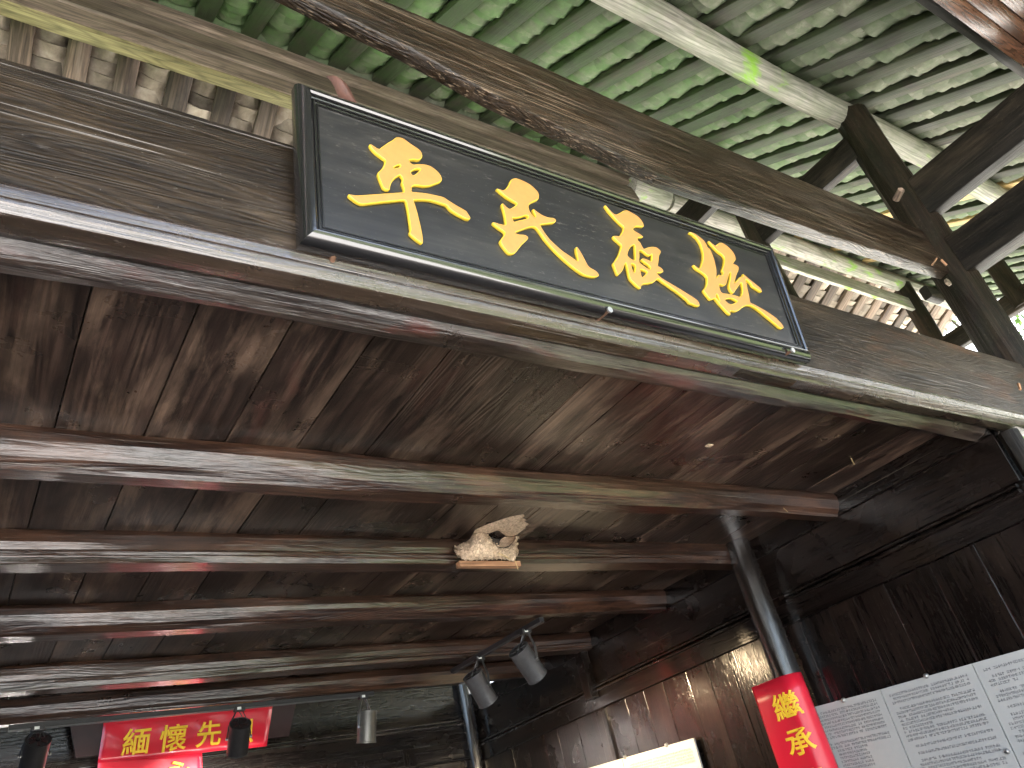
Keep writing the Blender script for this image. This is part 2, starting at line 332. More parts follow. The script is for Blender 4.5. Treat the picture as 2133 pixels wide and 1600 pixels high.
def quad(me_list, pts): me_list.append(pts)

# ================================================================== SETTING: ground, sky
def sheet(name, x0, x1, y0, y1, z, m, n=1):
    vs = [(x0 + (x1 - x0) * i / n, y0 + (y1 - y0) * j / n, z) for j in range(n + 1) for i in range(n + 1)]
    fs = [(j * (n + 1) + i, j * (n + 1) + i + 1, (j + 1) * (n + 1) + i + 1, (j + 1) * (n + 1) + i) for j in range(n) for i in range(n)]
    return link(name, mesh(name, vs, fs), m, smooth=False)
M['earth'] = plain('grassy_earth', (0.07, 0.10, 0.035, 1), 0.9, 0, 0.5, 2, 0.4)
M['paving'] = plain('pale_stone_paving', (0.46, 0.465, 0.47, 1), 0.55, 0, 0.2, 3, 0.2)
M['paving_white'] = plain('white_gravel_path', (0.62, 0.62, 0.60, 1), 0.7, 0, 0.3, 5, 0.15)
M['floor'] = plain('worn_floor_stone', (0.065, 0.06, 0.056, 1), 0.5, 0, 0.2, 4, 0.25)
tag(sheet('ground', -400, 400, -400, 400, GZ - 0.008, M['earth']), kind='structure')
tag(sheet('courtyard_paving', -70, 3.5, -60, -1.0, GZ - 0.004, M['paving']), kind='structure')
tag(sheet('hall_floor', -6, 5.0, -1.0, 5.9, GZ, M['floor']), kind='structure')
tag(sheet('side_path', 5.0, 24, 0.6, 14, GZ - 0.0035, M['paving_white']), kind='structure')

# ================================================================== MAIN FRAME
AX = 1.23                                    # axis of the front row of posts
# --- lintel: flat front, rolled and grooved lower edge
b0, t0 = 1.09, 1.485
lp = [(0.0, 0.0)]
prof_l = [(1.30, 1.16), (1.30, 1.475), (1.29, 1.485), (1.165, 1.487), (1.153, 1.478), (1.148, 1.40), (1.147, 1.30), (1.148, 1.19),
          (1.1485, 1.150), (1.1525, 1.148), (1.1525, 1.144), (1.1485, 1.142), (1.1500, 1.133), (1.1525, 1.124), (1.1560, 1.122), (1.1560, 1.119), (1.1540, 1.117), (1.1580, 1.106), (1.1640, 1.096), (1.170, 1.0925), (1.206, 1.0915), (1.214, 1.094)]
def xbeam(name, x0, x1, prof_yz, yc, zc, m, wob=0.003, **k):
    """beam along +X with its profile given in absolute (y, z)"""
    p = [(y - yc, z - zc) for (y, z) in prof_yz]
    a = sum(p[i][0] * p[(i + 1) % len(p)][1] - p[(i + 1) % len(p)][0] * p[i][1] for i in range(len(p)))
    if a < 0: p = p[::-1]
    return member(name, (x0, yc, zc), (x1, yc, zc), p, m, wob=wob, **k)
lint = xbeam('lintel_beam', -1.45, 4.03, prof_l, 1.22, 1.28, M['lintel'], wob=0.0015, seg=60, ang=28)
lint.data.materials.append(M['lintel_gloss'])
for p in lint.data.polygons:
    if len(p.vertices) == 4 and -0.1878 < p.center.z < -0.125 and p.center.y < 0: p.material_index = 1
tag(lint, 'massive dark brown lintel beam with a rolled glossy lower edge behind the black sign', 'beam')

lowlog = member('log_beam', (-0.95, 1.31, 1.168), (3.60, 1.31, 1.163), circ(0.056, 20), M['log'], wob=0.005, seg=40, crook=0.008)
tag(lowlog, 'long dark log tucked under the lintel with a pale scraped patch at its left', 'log')

def belly(x, u, v):
    X = x - 1.5
    if v < 0: return float(np.interp(X, [-1.5, 0.0, .45, .66, .9, 1.2, 1.9, 2.9, 3.7, 4.17], [0.26, 0.26, 0.23, .195, .165, 0.085, -.012, .016, .07, .11]))
    return float(np.interp(X, [-1.5, 0.7, 1.3, 2.1, 3.1, 4.0], [-.04, -.03, 0.0, -.03, -.01, .005]))
dark = xbeam('tie_beam', -1.5, 4.03, rrect(1.19, 1.25, 1.985, 2.375, 0.008), 1.22, 2.18, M['brown_beam'], wob=0.002, ang=40, deform=belly)
tag(dark, 'long brown grained beam crossing in front of the roof above the sign', 'beam')

purlin = member('purlin', (-4.4, AX, 3.40), (9.5, AX, 3.40), [(q[0], q[1]) for q in circ(0.078, 12)], M['purlin'], wob=0.005, crook=0.02)
tag(purlin, 'pale grey purlin log with lime green moss resting on the round post', 'purlin')

TF, TR = math.tan(rad(30)), math.tan(rad(27.5))
RY = 2.75                                    # ridge line
def zF(y): return 3.478 + TF * (y - AX)      # underside of front rafters
RZ = zF(RY)
def zB(y): return RZ - TR * (y - RY)         # underside of rear rafters

eb = empty('eave_boards', (2.5, 0.25, 2.79)); tag(eb, 'polished reddish brown eave boards at the top right corner', 'eave boards')
for (ya, yb) in ((0.333, 0.403), (0.258, 0.331), (0.17, 0.256), (0.08, 0.168)):
    o = xbeam('board', -4.4, 9.5, rrect(ya, yb, 2.762 + random.uniform(-.002, .002), 2.83, 0.004), (ya + yb) / 2, 2.79, M['eave'], wob=0.001)
    o.parent = eb; o.matrix_parent_inverse = parent_inv(eb)
es = xbeam('eave_strip', -4.4, 9.5, rrect(0.412, 0.455, 2.845, 2.99, 0.006), 0.435, 2.91, M['tie'], wob=0.002)
tag(es, 'thin greenish strip running behind the polished eave board', 'strip')

# --- ridge pieces
xj = onY(1300, 372, RY).x
rb = xbeam('ridge_beam', -4.4, xj, [(2.705, 4.135), (2.692, 4.030), (2.705, 4.022), (2.705, 3.905), (2.80, 3.905), (2.82, 4.25), (2.78, 4.27), (2.72, 4.20)], 2.75, 4.05, M['ridge'], wob=0.004, ang=25)
tag(rb, 'weathered ridge beam with a yellowish lower edge left of and behind the sign', 'ridge beam')
rs = xbeam('ridge_strip', -4.4, xj - 0.5, [(2.712, 3.872), (2.712, 3.903), (2.78, 3.903), (2.78, 3.872)], 2.75, 3.89, M['ridge_pale'], wob=0.002)
tag(rs, 'narrow yellowed batten under the weathered ridge beam', 'batten')
rp = xbeam('ridge_gap_blocker', -4.4, 9.5, rrect(2.72, 2.80, 4.255, 4.338, 0.004), 2.76, 4.30, M['ridge'], wob=0.002)  # plate added to keep light out of the gap under the peak
tag(rp, 'added plate blocking light in the gap above the weathered ridge beam', 'light blocker')
rl = member('ridge_log', (xj + 0.01, RY, 4.215), (4.30, RY, 4.215), circ(0.085, 14), M['grey_log'], wob=0.006, crook=0.01)
tag(rl, 'pale ridge log between the weathered ridge beam and the diagonal roof brackets', 'ridge log')
rl2 = member('ridge_log', (4.33, RY, 4.215), (9.5, RY, 4.215), circ(0.075, 14), M['grey_log'], wob=0.005, crook=0.012)
tag(rl2, 'bright pale ridge log with green stains right of the sign', 'ridge log')
bd = xbeam('ridge_board', 4.30, 7.72, rrect(2.73, 2.765, 3.86, 4.01, 0.004), 2.747, 3.93, M['grey_log'], wob=0.002)
tag(bd, 'flat grey board hanging below the pale ridge log on the right', 'board')

# --- posts
XP, AP = 4.11, 1.20
mp = empty('round_post', (XP, AP, GZ))
tag(mp, 'thick round dark post at the right holding up the mossy purlin', 'post')
member('shaft', (XP, AP, GZ), (XP, AP, 3.372), circ(0.104, 22), M['post'], up=(1, 0, 0), parent=mp, wob=0.008, seg=40, taper=0.92, crook=0.02)
for (q, r0, ln) in (((1343 + 430, 262), 0, 0),): pass
pg = onY(1866, 416, AP - 0.097)
member('peg', pg, pg + Vector((-0.03, -0.055, 0.005)), circ(0.018, 6), M['rear_rafter'], parent=mp, wob=0.001, seg=1)
pg = onY(1972, 590, AP - 0.10)
member('peg', pg, pg + Vector((0, -0.012, 0)), circ(0.02, 7), M['ridge'], parent=mp, wob=0.003, seg=1)
for (x, y) in ((1932, 612), (1845, 264)):
    c = onY(x, y, AP + 0.05)
    member('wedge_peg', c + Vector((-0.02, 0.0, 0)), c + Vector((0.10, 0.0, 0)), rrect(-0.022, 0.022, -0.035, 0.035, 0.010), M['post'], parent=mp, wob=0.002, seg=1)
for (x, y, x2, y2) in ((1942, 552, 1951, 539), (1960, 541, 1972, 553), (2122, 800, 2126, 812)):
    a, b_ = onY(x, y, AP - 0.104), onY(x2, y2, AP - 0.106)
    member('splinter', a, b_, circ(0.006, 5), M['raw_wood'], parent=mp, seg=1)
tag(member('round_post', (-1.55, AP, GZ), (-1.55, AP, 3.372), circ(0.104, 18), M['post'], up=(1, 0, 0), wob=0.008, seg=30), 'round dark post at the far left end of the lintel', 'post')

# --- cross ties in the frame of the main post (run towards the courtyard and towards the ridge)
def ytie(name, X, ya, yb, z0, z1, w, m, label, wob=0.003):
    return tag(member(name, (X, ya, (z0 + z1) / 2), (X, yb, (z0 + z1) / 2), rrect(-w / 2, w / 2, -(z1 - z0) / 2, (z1 - z0) / 2, 0.01), m, wob=wob), label, 'tie beam')
ytie('cross_tie', XP, -1.0, 1.13, 2.46, 2.72, 0.10, M['tie'], 'dark cross tie meeting the round post from the upper right')
ytie('cross_tie', XP, -1.0, 1.13, 2.046, 2.28, 0.13, M['tie'], 'lower and broader dark cross tie meeting the round post from the right')
ytie('cross_tie', XP, 1.27, 2.07, 3.076, 3.266, 0.07, M['tie'], 'dark cross tie running from the round post back to the knotty short post')
ytie('cross_tie', XP, 2.11, 2.84, 3.616, 3.835, 0.07, M['tie'], 'dark bracket crossing the pale ridge log just above the sign')
kp = member('short_post', (XP, 2.09, 2.6), (XP, 2.09, zF(2.09) - 0.01), circ(0.062, 14), M['post'], up=(1, 0, 0), wob=0.012, seg=20, crook=0.035)
tag(kp, 'knotty short roof post standing behind the top right corner of the sign', 'post')
tag(member('round_post', (XP, -1.05, GZ), (XP, -1.05, 2.05), circ(0.10, 16), M['post'], up=(1, 0, 0), seg=20), 'round eave post behind the camera carrying the cross ties', 'post')
# second frame, one bay further right
X2 = 7.75
tag(member('short_post', (X2, RY, 3.42), (X2, RY, 4.20), circ(0.085, 14), M['post'], up=(1, 0, 0), wob=0.006, seg=12), 'short round post under the pale ridge log, holding the flat grey board', 'post')
tag(member('short_post', (X2, 1.93, 3.3), (X2, 1.93, zF(1.93) - 0.01), circ(0.085, 14), M['post'], up=(1, 0, 0), wob=0.006, seg=12), 'short round post at the right edge beside the round main post', 'post')
ytie('cross_tie', X2, 0.2, 4.3, 3.28, 3.47, 0.10, M['tie'], 'far dark cross tie seen behind the round main post')
tag(member('round_post', (X2, AX, GZ), (X2, AX, 3.375), circ(0.11, 16), M['post'], up=(1, 0, 0), seg=20), 'round post of the next bay beyond the right edge', 'post')
tag(member('round_post', (X2, 4.2, GZ), (X2, 4.2, 3.5), circ(0.11, 16), M['post'], up=(1, 0, 0), seg=20), 'rear round post of the next bay', 'post')

# ================================================================== ROOF
def slope_frame(X, Y, Z, ang_, sign):
    s = Vector((0, math.cos(ang_) * sign, math.sin(ang_) * 1.0)); n = Vector((0, -math.sin(ang_) * sign, math.cos(ang_)))
    x = s; y = n.cross(x); m = Matrix((x, y, n)).transposed().to_4x4(); m.translation = (X, Y, Z); return m    # local x up the slope, y across, z outward
def tile_mesh(seed, mt):
    rnd = random.Random(seed); nseg = 6; Wd, Ln, th = 0.205, 0.165, 0.011
    vs, fs = [], []
    rr = 0.135
    a0 = math.asin(Wd / 2 / rr)
    for layer in (0, 1):
        for k in range(2):
            x = (k - 0.5) * Ln
            for i in range(nseg + 1):
                a = -a0 + 2 * a0 * i / nseg
                q = rr + (th if layer == 0 else 0)
                j = rnd.uniform(-0.003, 0.003) if k else rnd.uniform(-0.005, 0.004)
                vs.append((x + j, q * math.sin(a), rr - q * math.cos(a)))      # layer 0 = underside
    n = nseg + 1
    for i in range(nseg):
        fs.append((i, i + n, i + n + 1, i + 1)[::-1]); o = 2 * n
        fs.append((o + i, o + i + 1, o + i + n + 1, o + i + n)[::-1])
        fs.append((i, i + 1, o + i + 1, o + i)[::-1]); fs.append((n + i, o + n + i, o + n + i + 1, n + i + 1)[::-1])
    fs.append((0, 2 * n, 3 * n, n)[::-1]); fs.append((nseg, n + nseg, 3 * n + nseg, 2 * n + nseg)[::-1])
    me = mesh('tile', vs, fs); me.materials.append(mt)
    bm = bmesh.new(); bm.from_mesh(me); bmesh.ops.recalc_face_normals(bm, faces=bm.faces[:]); bm.to_mesh(me); bm.free()
    me.shade_smooth(); me.set_sharp_from_angle(angle=rad(40)); return me
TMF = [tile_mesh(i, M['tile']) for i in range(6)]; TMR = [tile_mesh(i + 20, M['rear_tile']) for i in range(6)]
def build_roof(name, label, y_low, ang_, sign, xs, rmat, yellow=()):
    root = empty(name, (4.0, y_low, zF(y_low) if sign > 0 else zB(y_low))); tag(root, label, 'roof')
    zlow = zF(y_low) if sign > 0 else zB(y_low)
    slen = abs(RY - y_low) / math.cos(ang_)
    rinv = parent_inv(root); TM = TMF if sign > 0 else TMR
    pitch = 0.072 if sign > 0 else 0.085
    cand = []
    for i, X in enumerate(xs):
        m = slope_frame(X, y_low, zlow, ang_, sign)
        w = (0.105 if sign > 0 else 0.118) + random.uniform(-0.012, 0.012)
        p0 = m @ Vector((0, 0, 0.022)); p1 = m @ Vector((slen + (0.02 if sign > 0 else -0.06), random.uniform(-0.012, 0.012), 0.022))
        mt = M['new_rafter'] if i in yellow else rmat
        member('rafter', p0, p1, rrect(-w / 2, w / 2, -0.022, 0.022, 0.004, 1), mt, up=m.col[2].to_3d(), parent=root, wob=0.003, seg=14, ang=50)
        nt_ = int(slen / pitch)
        for k in range(nt_ + 1):
            off = 0.135 + random.uniform(-0.006, 0.006)
            loc = Matrix.Translation((k * pitch + random.uniform(-0.018, 0.018), off, 0.031 + random.uniform(-0.007, 0.010)))
            rot = Matrix.Rotation(rad(10 + random.uniform(-6, 6)), 4, 'Y') @ Matrix.Rotation(rad(random.uniform(-6, 6)), 4, 'Z') @ Matrix.Rotation(rad(random.uniform(-8, 8)), 4, 'X')
            mw = m @ loc @ rot
            p = proj(mw.translation); vis = 0
            if p[2] > 0.1 and -40 < p[0] < 2173 and -40 < p[1] < 900: vis = 1.0 / p[2]
            cand.append((vis, len(cand), mw))
    cand.sort(key=lambda t: (-t[0], t[1]))
    for q, (v, i, mw) in enumerate(cand[:300]):
        me = TM[i % len(TM)]
        o = bpy.data.objects.new('tile', me); COL.objects.link(o); o.parent = root; o.matrix_parent_inverse = rinv; o.matrix_basis = mw
    vs, fs = [], []
    base = [np.array([v.co[:] + (1,) for v in me.vertices]) for me in TM]; bf = [[tuple(p.vertices) for p in me.polygons] for me in TM]
    allv, n0 = [], 0
    for (v, i, mw) in cand[300:]:
        k = i % len(TM); co = base[k] @ np.array(mw).T
        allv.append(co[:, :3]); fs += [tuple(a + n0 for a in f) for f in bf[k]]; n0 += len(co)
    me = bpy.data.meshes.new('tile_rows'); me.from_pydata(np.concatenate(allv).tolist(), [], fs); me.update()
    tag(link('tile_rows', me, M['tile' if sign > 0 else 'rear_tile'], root, ang=40), kind='stuff')
    # cover tiles over the rafters, seen only as dark backing in the gaps
    vs, fs = [], []
    for X in xs:
        m = slope_frame(X, y_low, zlow, ang_, sign); n0 = len(vs)
        for x in (-0.05, slen + (0.05 if sign > 0 else 0.0)):
            for k in range(7):
                a = math.pi * k / 6; vs.append(m @ Vector((x, 0.085 * math.cos(a), 0.055 + 0.075 * math.sin(a))))
        for k in range(6): fs.append((n0 + k, n0 + k + 1, n0 + 8 + k, n0 + 7 + k))
    tag(link('cover_tiles', mesh('cover_tiles', vs, fs), M['tile'], root), kind='stuff')
    return root
def steps(a, b_, st): return [a + st * i for i in range(int((b_ - a) / st) + 1)]
xsF = steps(2.575 - 0.268 * 25, 9.35, 0.268)
yel = [min(range(len(xsF)), key=lambda i: abs(xsF[i] - x)) for x in (6.15, 6.65, 7.2)]
front_roof = build_roof('tiled_roof', 'front roof slope of grey tiles tinted green by algae and painted bounce light on flat rafters, seen from below', -0.75, rad(30), 1, xsF, M['rafter'], yel)
member('ridge_tiles', (-4.4, RY + 0.02, RZ + 0.10), (9.5, RY + 0.02, RZ + 0.10), circ(0.13, 12), M['tile'], wob=0.004, parent=front_roof)
xsB = steps(-0.124 - 0.262 * 15, 9.1, 0.262)
build_roof('tiled_roof', 'rear roof slope of pale grey tiles seen between the lintel and the ridge', 5.95, rad(27.5), -1, [x for x in xsB], M['rear_rafter'])

# ================================================================== CEILING AND JOISTS
HC, XW = 1.21, 3.55
ceil = empty('plank_ceiling', (1.4, 3.2, HC)); tag(ceil, 'stained dark plank ceiling of the hall below the lintel', 'ceiling')
jx = [onZ(x, y, HC).x for (x, y) in ((193, 593), (415, 635), (610, 672), (781, 700), (939, 730), (1241, 781), (1334, 799), (1422, 823))]
xs = [-0.83, -0.55, -0.28, jx[0] - 0.25 if jx[0] > 0.1 else -0.02] + jx
while xs[-1] < XW - 0.36: xs.append(xs[-1] + random.uniform(0.22, 0.3))
xs.append(XW + 0.01); xs = sorted(xs)
for a, b_ in zip(xs, xs[1:]):
    if b_ - a < 0.03: continue
    bx('plank', (a + 0.0018, 1.34, HC + random.uniform(-0.001, 0.002)), (b_ - 0.0018, 4.98, HC + 0.024), M['ceiling'], ceil, 0.002, grain='Y')
JY = [2.10, 2.735, 3.41, 4.19, 4.755]; JX = [3.50, 3.50, 3.46, 3.46, 3.46]
JL = ['dark ceiling joist closest to the lintel with a pale worn face', 'dark ceiling joist carrying the mud bird nest',
      'dark ceiling joist in the middle, just behind the one with the nest', 'dark ceiling joist just in front of the lamp track over the banner',
      'rearmost dark ceiling joist carrying the lamp track above the red banner']
JR = [0.056, 0.058, 0.052, 0.055, 0.056]
def joist_prof(i):
    top = [(0.058, -0.03), (0.058, 0.055), (-0.048, 0.056), (-0.0555, 0.038)]
    if i in (1, 3):
        f = [(-0.0585, 0.010), (-0.0525, -0.012), (-0.0470, -0.014), (-0.0470, -0.018), (-0.0510, -0.020), (-0.0490, -0.028), (-0.0440, -0.030), (-0.0440, -0.034), (-0.0480, -0.036), (-0.0430, -0.0525), (-0.040, -0.055)]
    else:
        f = [(-0.0585, 0.012), (-0.0525, -0.007), (-0.0390, -0.029), (-0.022, -0.046), (-0.014, -0.055)]
    return top + f + [(0.045, -0.055)]
for i, y in enumerate(JY):
    o = xbeam('ceiling_joist', -0.83, XW - 0.005, [(u + y, v + 1.155) for (u, v) in joist_prof(i)], y, 1.155, M['joist'], wob=0.0032, seg=60, crook=0.010, ang=12)
    tag(o, JL[i], 'joist', 'joists under the plank ceiling')

# ================================================================== WALLS
def bead(name, p0, p1, h, d, parent, m=None):
    a, b_ = Vector(p0), Vector(p1); return member(name, a, b_, rrect(-d, d, -h / 2, h / 2, min(d, h / 2) * 0.9, 2), m or M['wall'], parent=parent, wob=0.0008, seg=6)
rw = empty('panel_wall', (XW, 3.5, GZ)); tag(rw, 'near black panelled plank wall on the right side of the hall', 'wall')
bx('backing', (XW + 0.032, 1.22, GZ), (XW + 0.07, 5.9, 1.25), M['wall'], rw, grain='Y')
bx('upper_board', (XW + 0.004, 1.26, 0.885), (XW + 0.03, 5.84, 1.105), M['wall'], rw, grain='Y')
bx('top_plate', (XW - 0.012, 1.26, 1.105), (XW + 0.06, 5.84, 1.235), M['wall'], rw, grain='Y')
bead('bead', (XW, 1.28, 0.870), (XW, 2.55, 0.870), 0.016, 0.014, rw); bead('bead', (XW, 1.28, 0.845), (XW, 2.55, 0.845), 0.018, 0.018, rw)
bead('bead', (XW, 2.80, 0.870), (XW, 5.84, 0.870), 0.016, 0.014, rw); bead('bead', (XW, 2.80, 0.845), (XW, 5.84, 0.845), 0.018, 0.018, rw)
bx('frieze_board', (XW - 0.004, 1.26, 0.735), (XW + 0.03, 5.84, 0.838), M['wall'], rw, grain='Y')
for (ya, yb) in ((1.22, 1.33), (2.53, 2.61), (2.70, 2.82), (4.19, 4.29), (5.74, 5.84)):
    bx('stile', (XW - 0.010, ya, GZ), (XW + 0.026, yb, 0.733), M['wall'], rw, grain='Z')
y = 1.335
for (ya, yb) in ((1.33, 2.53), (2.82, 4.19), (4.29, 5.74)):
    n = max(1, round((yb - ya) / 0.2)); ws = [random.uniform(0.8, 1.25) for _ in range(n)]; s_ = sum(ws); q = ya
    for w in ws:
        e = q + (yb - ya) * w / s_
        bx('plank', (XW + 0.006 + random.uniform(0, 0.003), q + 0.001, GZ), (XW + 0.026, e - 0.001, 0.733), M['wall'], rw, 0.003, grain='Z'); q = e
jm = member('door_jamb', (XW + 0.02, 1.21, GZ), (XW + 0.02, 1.21, 1.085), circ(0.04, 10), M['tie'], up=(1, 0, 0), wob=0.002, seg=8)
tag(jm, 'slim dark jamb at the front edge of the side wall under the lintel', 'post')
hs = bx('hanging_strut', (XW - 0.075, 4.20, 0.80), (XW - 0.012, 4.275, 1.20), M['wall'], None, 0.006, grain='Z')
tag(hs, 'short dark strut hanging on the side wall near the track lamps', 'strut')
ip = member('lacquered_post', (3.455, 2.655, GZ), (3.455, 2.655, 1.208), circ(0.066, 20), M['post_gloss'], up=(1, 0, 0), wob=0.004, seg=24)
tag(ip, 'glossy black round post against the side wall with the red couplet strip', 'post')
bx('leak_backing', (-0.9, 1.33, HC + 0.028), (XW + 0.03, 4.98, HC + 0.05), M['wall'], ceil, grain='Y')  # added backing above the planks, stops light through their gaps
lw = bx('plank_wall', (-0.9, 1.26, GZ), (-0.835, 5.9, 1.25), M['wall'], None, grain='Y'); tag(lw, 'dark plank wall closing the left side of the hall', 'wall')
YB = 5.84
bw = empty('panel_wall', (1.4, YB, GZ)); tag(bw, 'dark panelled back wall of the hall behind the red banner', 'wall')
bx('backing', (-0.9, YB + 0.032, GZ), (XW + 0.07, YB + 0.07, 2.6), M['wall'], bw)
bx('upper_board', (-0.83, YB + 0.004, 0.90), (XW, YB + 0.03, 2.6), M['wall'], bw)
for z, h in ((1.055, 0.016), (1.03, 0.018), (0.775, 0.016)): bead('bead', (-0.83, YB, z), (XW, YB, z), h, 0.016, bw)
bx('rail', (-0.83, YB - 0.006, 0.785), (XW, YB + 0.03, 0.898), M['wall'], bw)
bx('lower_rail', (-0.83, YB - 0.004, 0.62), (XW, YB + 0.03, 0.765), M['wall'], bw)
for x in (0.2, 2.03, 2.9): bx('stile', (x, YB - 0.010, GZ), (x + 0.10, YB + 0.028, 0.618 if x < 2.5 else 0.9), M['wall'], bw, grain='Z')
q = -0.83
while q < XW - 0.05:
    e = min(XW, q + random.uniform(0.12, 0.2)); bx('plank', (q + 0.001, YB + 0.006 + random.uniform(0, .003), GZ), (e - 0.001, YB + 0.028, 0.618), M['wall'], bw, 0.003, grain='Z'); q = e
cp = member('corner_post', (XW - 0.05, YB - 0.04, GZ), (XW - 0.05, YB - 0.04, 1.9), circ(0.055, 14), M['post_gloss'], up=(1, 0, 0), wob=0.003, seg=12)
tag(cp, 'dark corner post where the side wall meets the back wall', 'post')

# ================================================================== SIGN
ex = Vector((1, 0, -0.002)).normalized(); ev = Vector((0, -0.118, 1)); ev = (ev - ex * ev.dot(ex)).normalized(); en = ev.cross(ex).normalized()
if en.y > 0: en = -en
SO = Vector((0.475, 1.142, 1.143)); SW, SH, ST = 1.665, 0.445, 0.046
SMW = Matrix((ex, ev, -en)).transposed().to_4x4() if False else Matrix((ex, ev, en)).transposed().to_4x4(); SMW.translation = SO
# (ex, ev, en): left handed check
if SMW.to_3x3().determinant() < 0: raise RuntimeError('sign frame')
sign = empty('name_board', SO); tag(sign, 'long black lacquered name board with four gold Chinese characters over the lintel', 'sign')
PH = 0.027
link('panel', boxm('panel', 0.040, SW - 0.040, 0.040, SH - 0.040, 0.006, PH), M['lacquer'], sign, SMW)
fp = [(0.0, 0.0), (0.0, 0.020), (0.0015, 0.026), (0.005, 0.033), (0.010, 0.0385), (0.016, 0.0425), (0.022, 0.0450), (0.027, 0.0455), (0.031, 0.042), (0.0325, 0.0335), (0.036, 0.0325), (0.0375, 0.0355), (0.041, 0.0355), (0.0425, 0.030), (0.046, 0.0295), (0.047, 0.0325), (0.050, 0.0325), (0.051, 0.024), (0.051, 0.0)]
def rail_mesh(k):
    vs, fs = [], []; n = len(fp)
    for end in (0, 1):
        for (d, h) in fp:
            if k == 0: p = (d if end == 0 else SW - d, d)
            elif k == 1: p = (SW - d, d if end == 0 else SH - d)
            elif k == 2: p = (SW - d if end == 0 else d, SH - d)
            else: p = (d, SH - d if end == 0 else d)
            vs.append((p[0], p[1], h))
    for i in range(n): j = (i + 1) % n; fs.append((i, j, n + j, n + i))
    fs.append(tuple(range(n))[::-1]); fs.append(tuple(range(n, 2 * n)))
    me = mesh('frame_rail', vs, fs); bm = bmesh.new(); bm.from_mesh(me); bmesh.ops.recalc_face_normals(bm, faces=bm.faces[:]); bm.to_mesh(me); bm.free(); return me
for k in range(4): link('frame_rail', rail_mesh(k), M['frame_lacquer'], sign, SMW, ang=32)
G1 = [[(315,160),(345,160),(390,190),(430,215),(460,222),(500,190),(560,145),(640,100),(690,60),(740,60),(790,75),(850,120),(920,170),(990,215),(1035,255),(1055,325),(1030,365),(1000,375),(930,365),(870,375),(880,405),(920,440),(1000,430),(1090,435),(1170,460),(1240,510),(1300,575),(1328,640),(1310,675),(1250,700),(1170,730),(1090,740),(1000,725),(940,725),(905,745),(900,810),(930,820),(1020,825),(1130,840),(1250,865),(1340,885),(1400,925),(1500,990),(1600,1045),(1660,1080),(1690,1125),(1720,1175),(1712,1195),(1660,1190),(1580,1150),(1480,1090),(1430,1050),(1400,1010),(1380,995),(1280,965),(1180,935),(1080,925),(980,925),(930,930),(945,985),(975,1070),(1000,1180),(1030,1300),(1055,1430),(1062,1520),(1045,1530),(1000,1500),(940,1455),(890,1410),(873,1380),(890,1345),(880,1270),(865,1160),(845,1040),(825,940),(790,930),(640,945),(480,960),(320,980),(220,990),(160,970),(90,920),(40,880),(25,850),(60,855),(130,868),(260,860),(430,848),(600,835),(740,825),(800,820),(795,770),(780,720),(765,690),(780,650),(770,610),(745,580),(700,605),(650,650),(620,700),(605,740),(600,790),(560,790),(510,760),(480,690),(450,620),(430,555),(490,500),(525,440),(545,375),(480,330),(400,270),(345,215)],
      [(650,480),(700,450),(745,435),(752,465),(710,480),(660,492)], [(885,545),(940,505),(1000,492),(1030,498),(1000,535),(950,580),(915,585)]]
G2 = [[(120,245),(150,250),(215,275),(260,245),(300,190),(320,130),(350,105),(400,95),(450,110),(520,140),(600,180),(670,240),(720,295),(735,340),(728,400),(690,420),(630,445),(595,470),(580,510),(600,575),(635,630),(670,660),(690,650),(665,595),(645,545),(660,540),(710,585),(790,635),(870,665),(950,672),(985,705),(960,740),(880,750),(800,760),(745,770),(770,810),(820,890),(880,970),(950,1040),(1060,1140),(1180,1220),(1300,1305),(1290,1220),(1270,1130),(1270,1090),(1290,1095),(1330,1150),(1380,1240),(1440,1360),(1480,1395),(1550,1430),(1590,1470),(1605,1505),(1560,1525),(1490,1522),(1400,1500),(1300,1440),(1150,1320),(1020,1200),(910,1090),(820,980),(750,880),(700,815),(660,795),(590,805),(480,845),(400,875),(395,890),(440,910),(530,915),(570,940),(580,965),(550,1000),(490,1050),(430,1130),(390,1180),(340,1195),(295,1180),(240,1120),(190,1050),(170,1000),(200,960),(240,900),(235,870),(170,830),(100,780),(60,735),(90,735),(170,760),(255,775),(250,710),(235,620),(215,540),(195,465),(215,460),(260,510),(310,545),(370,510),(410,480),(415,455),(350,420),(260,365),(180,300)],
      [(345,665),(400,672),(480,655),(550,630),(580,640),(575,675),(500,695),(420,715),(370,730)]]
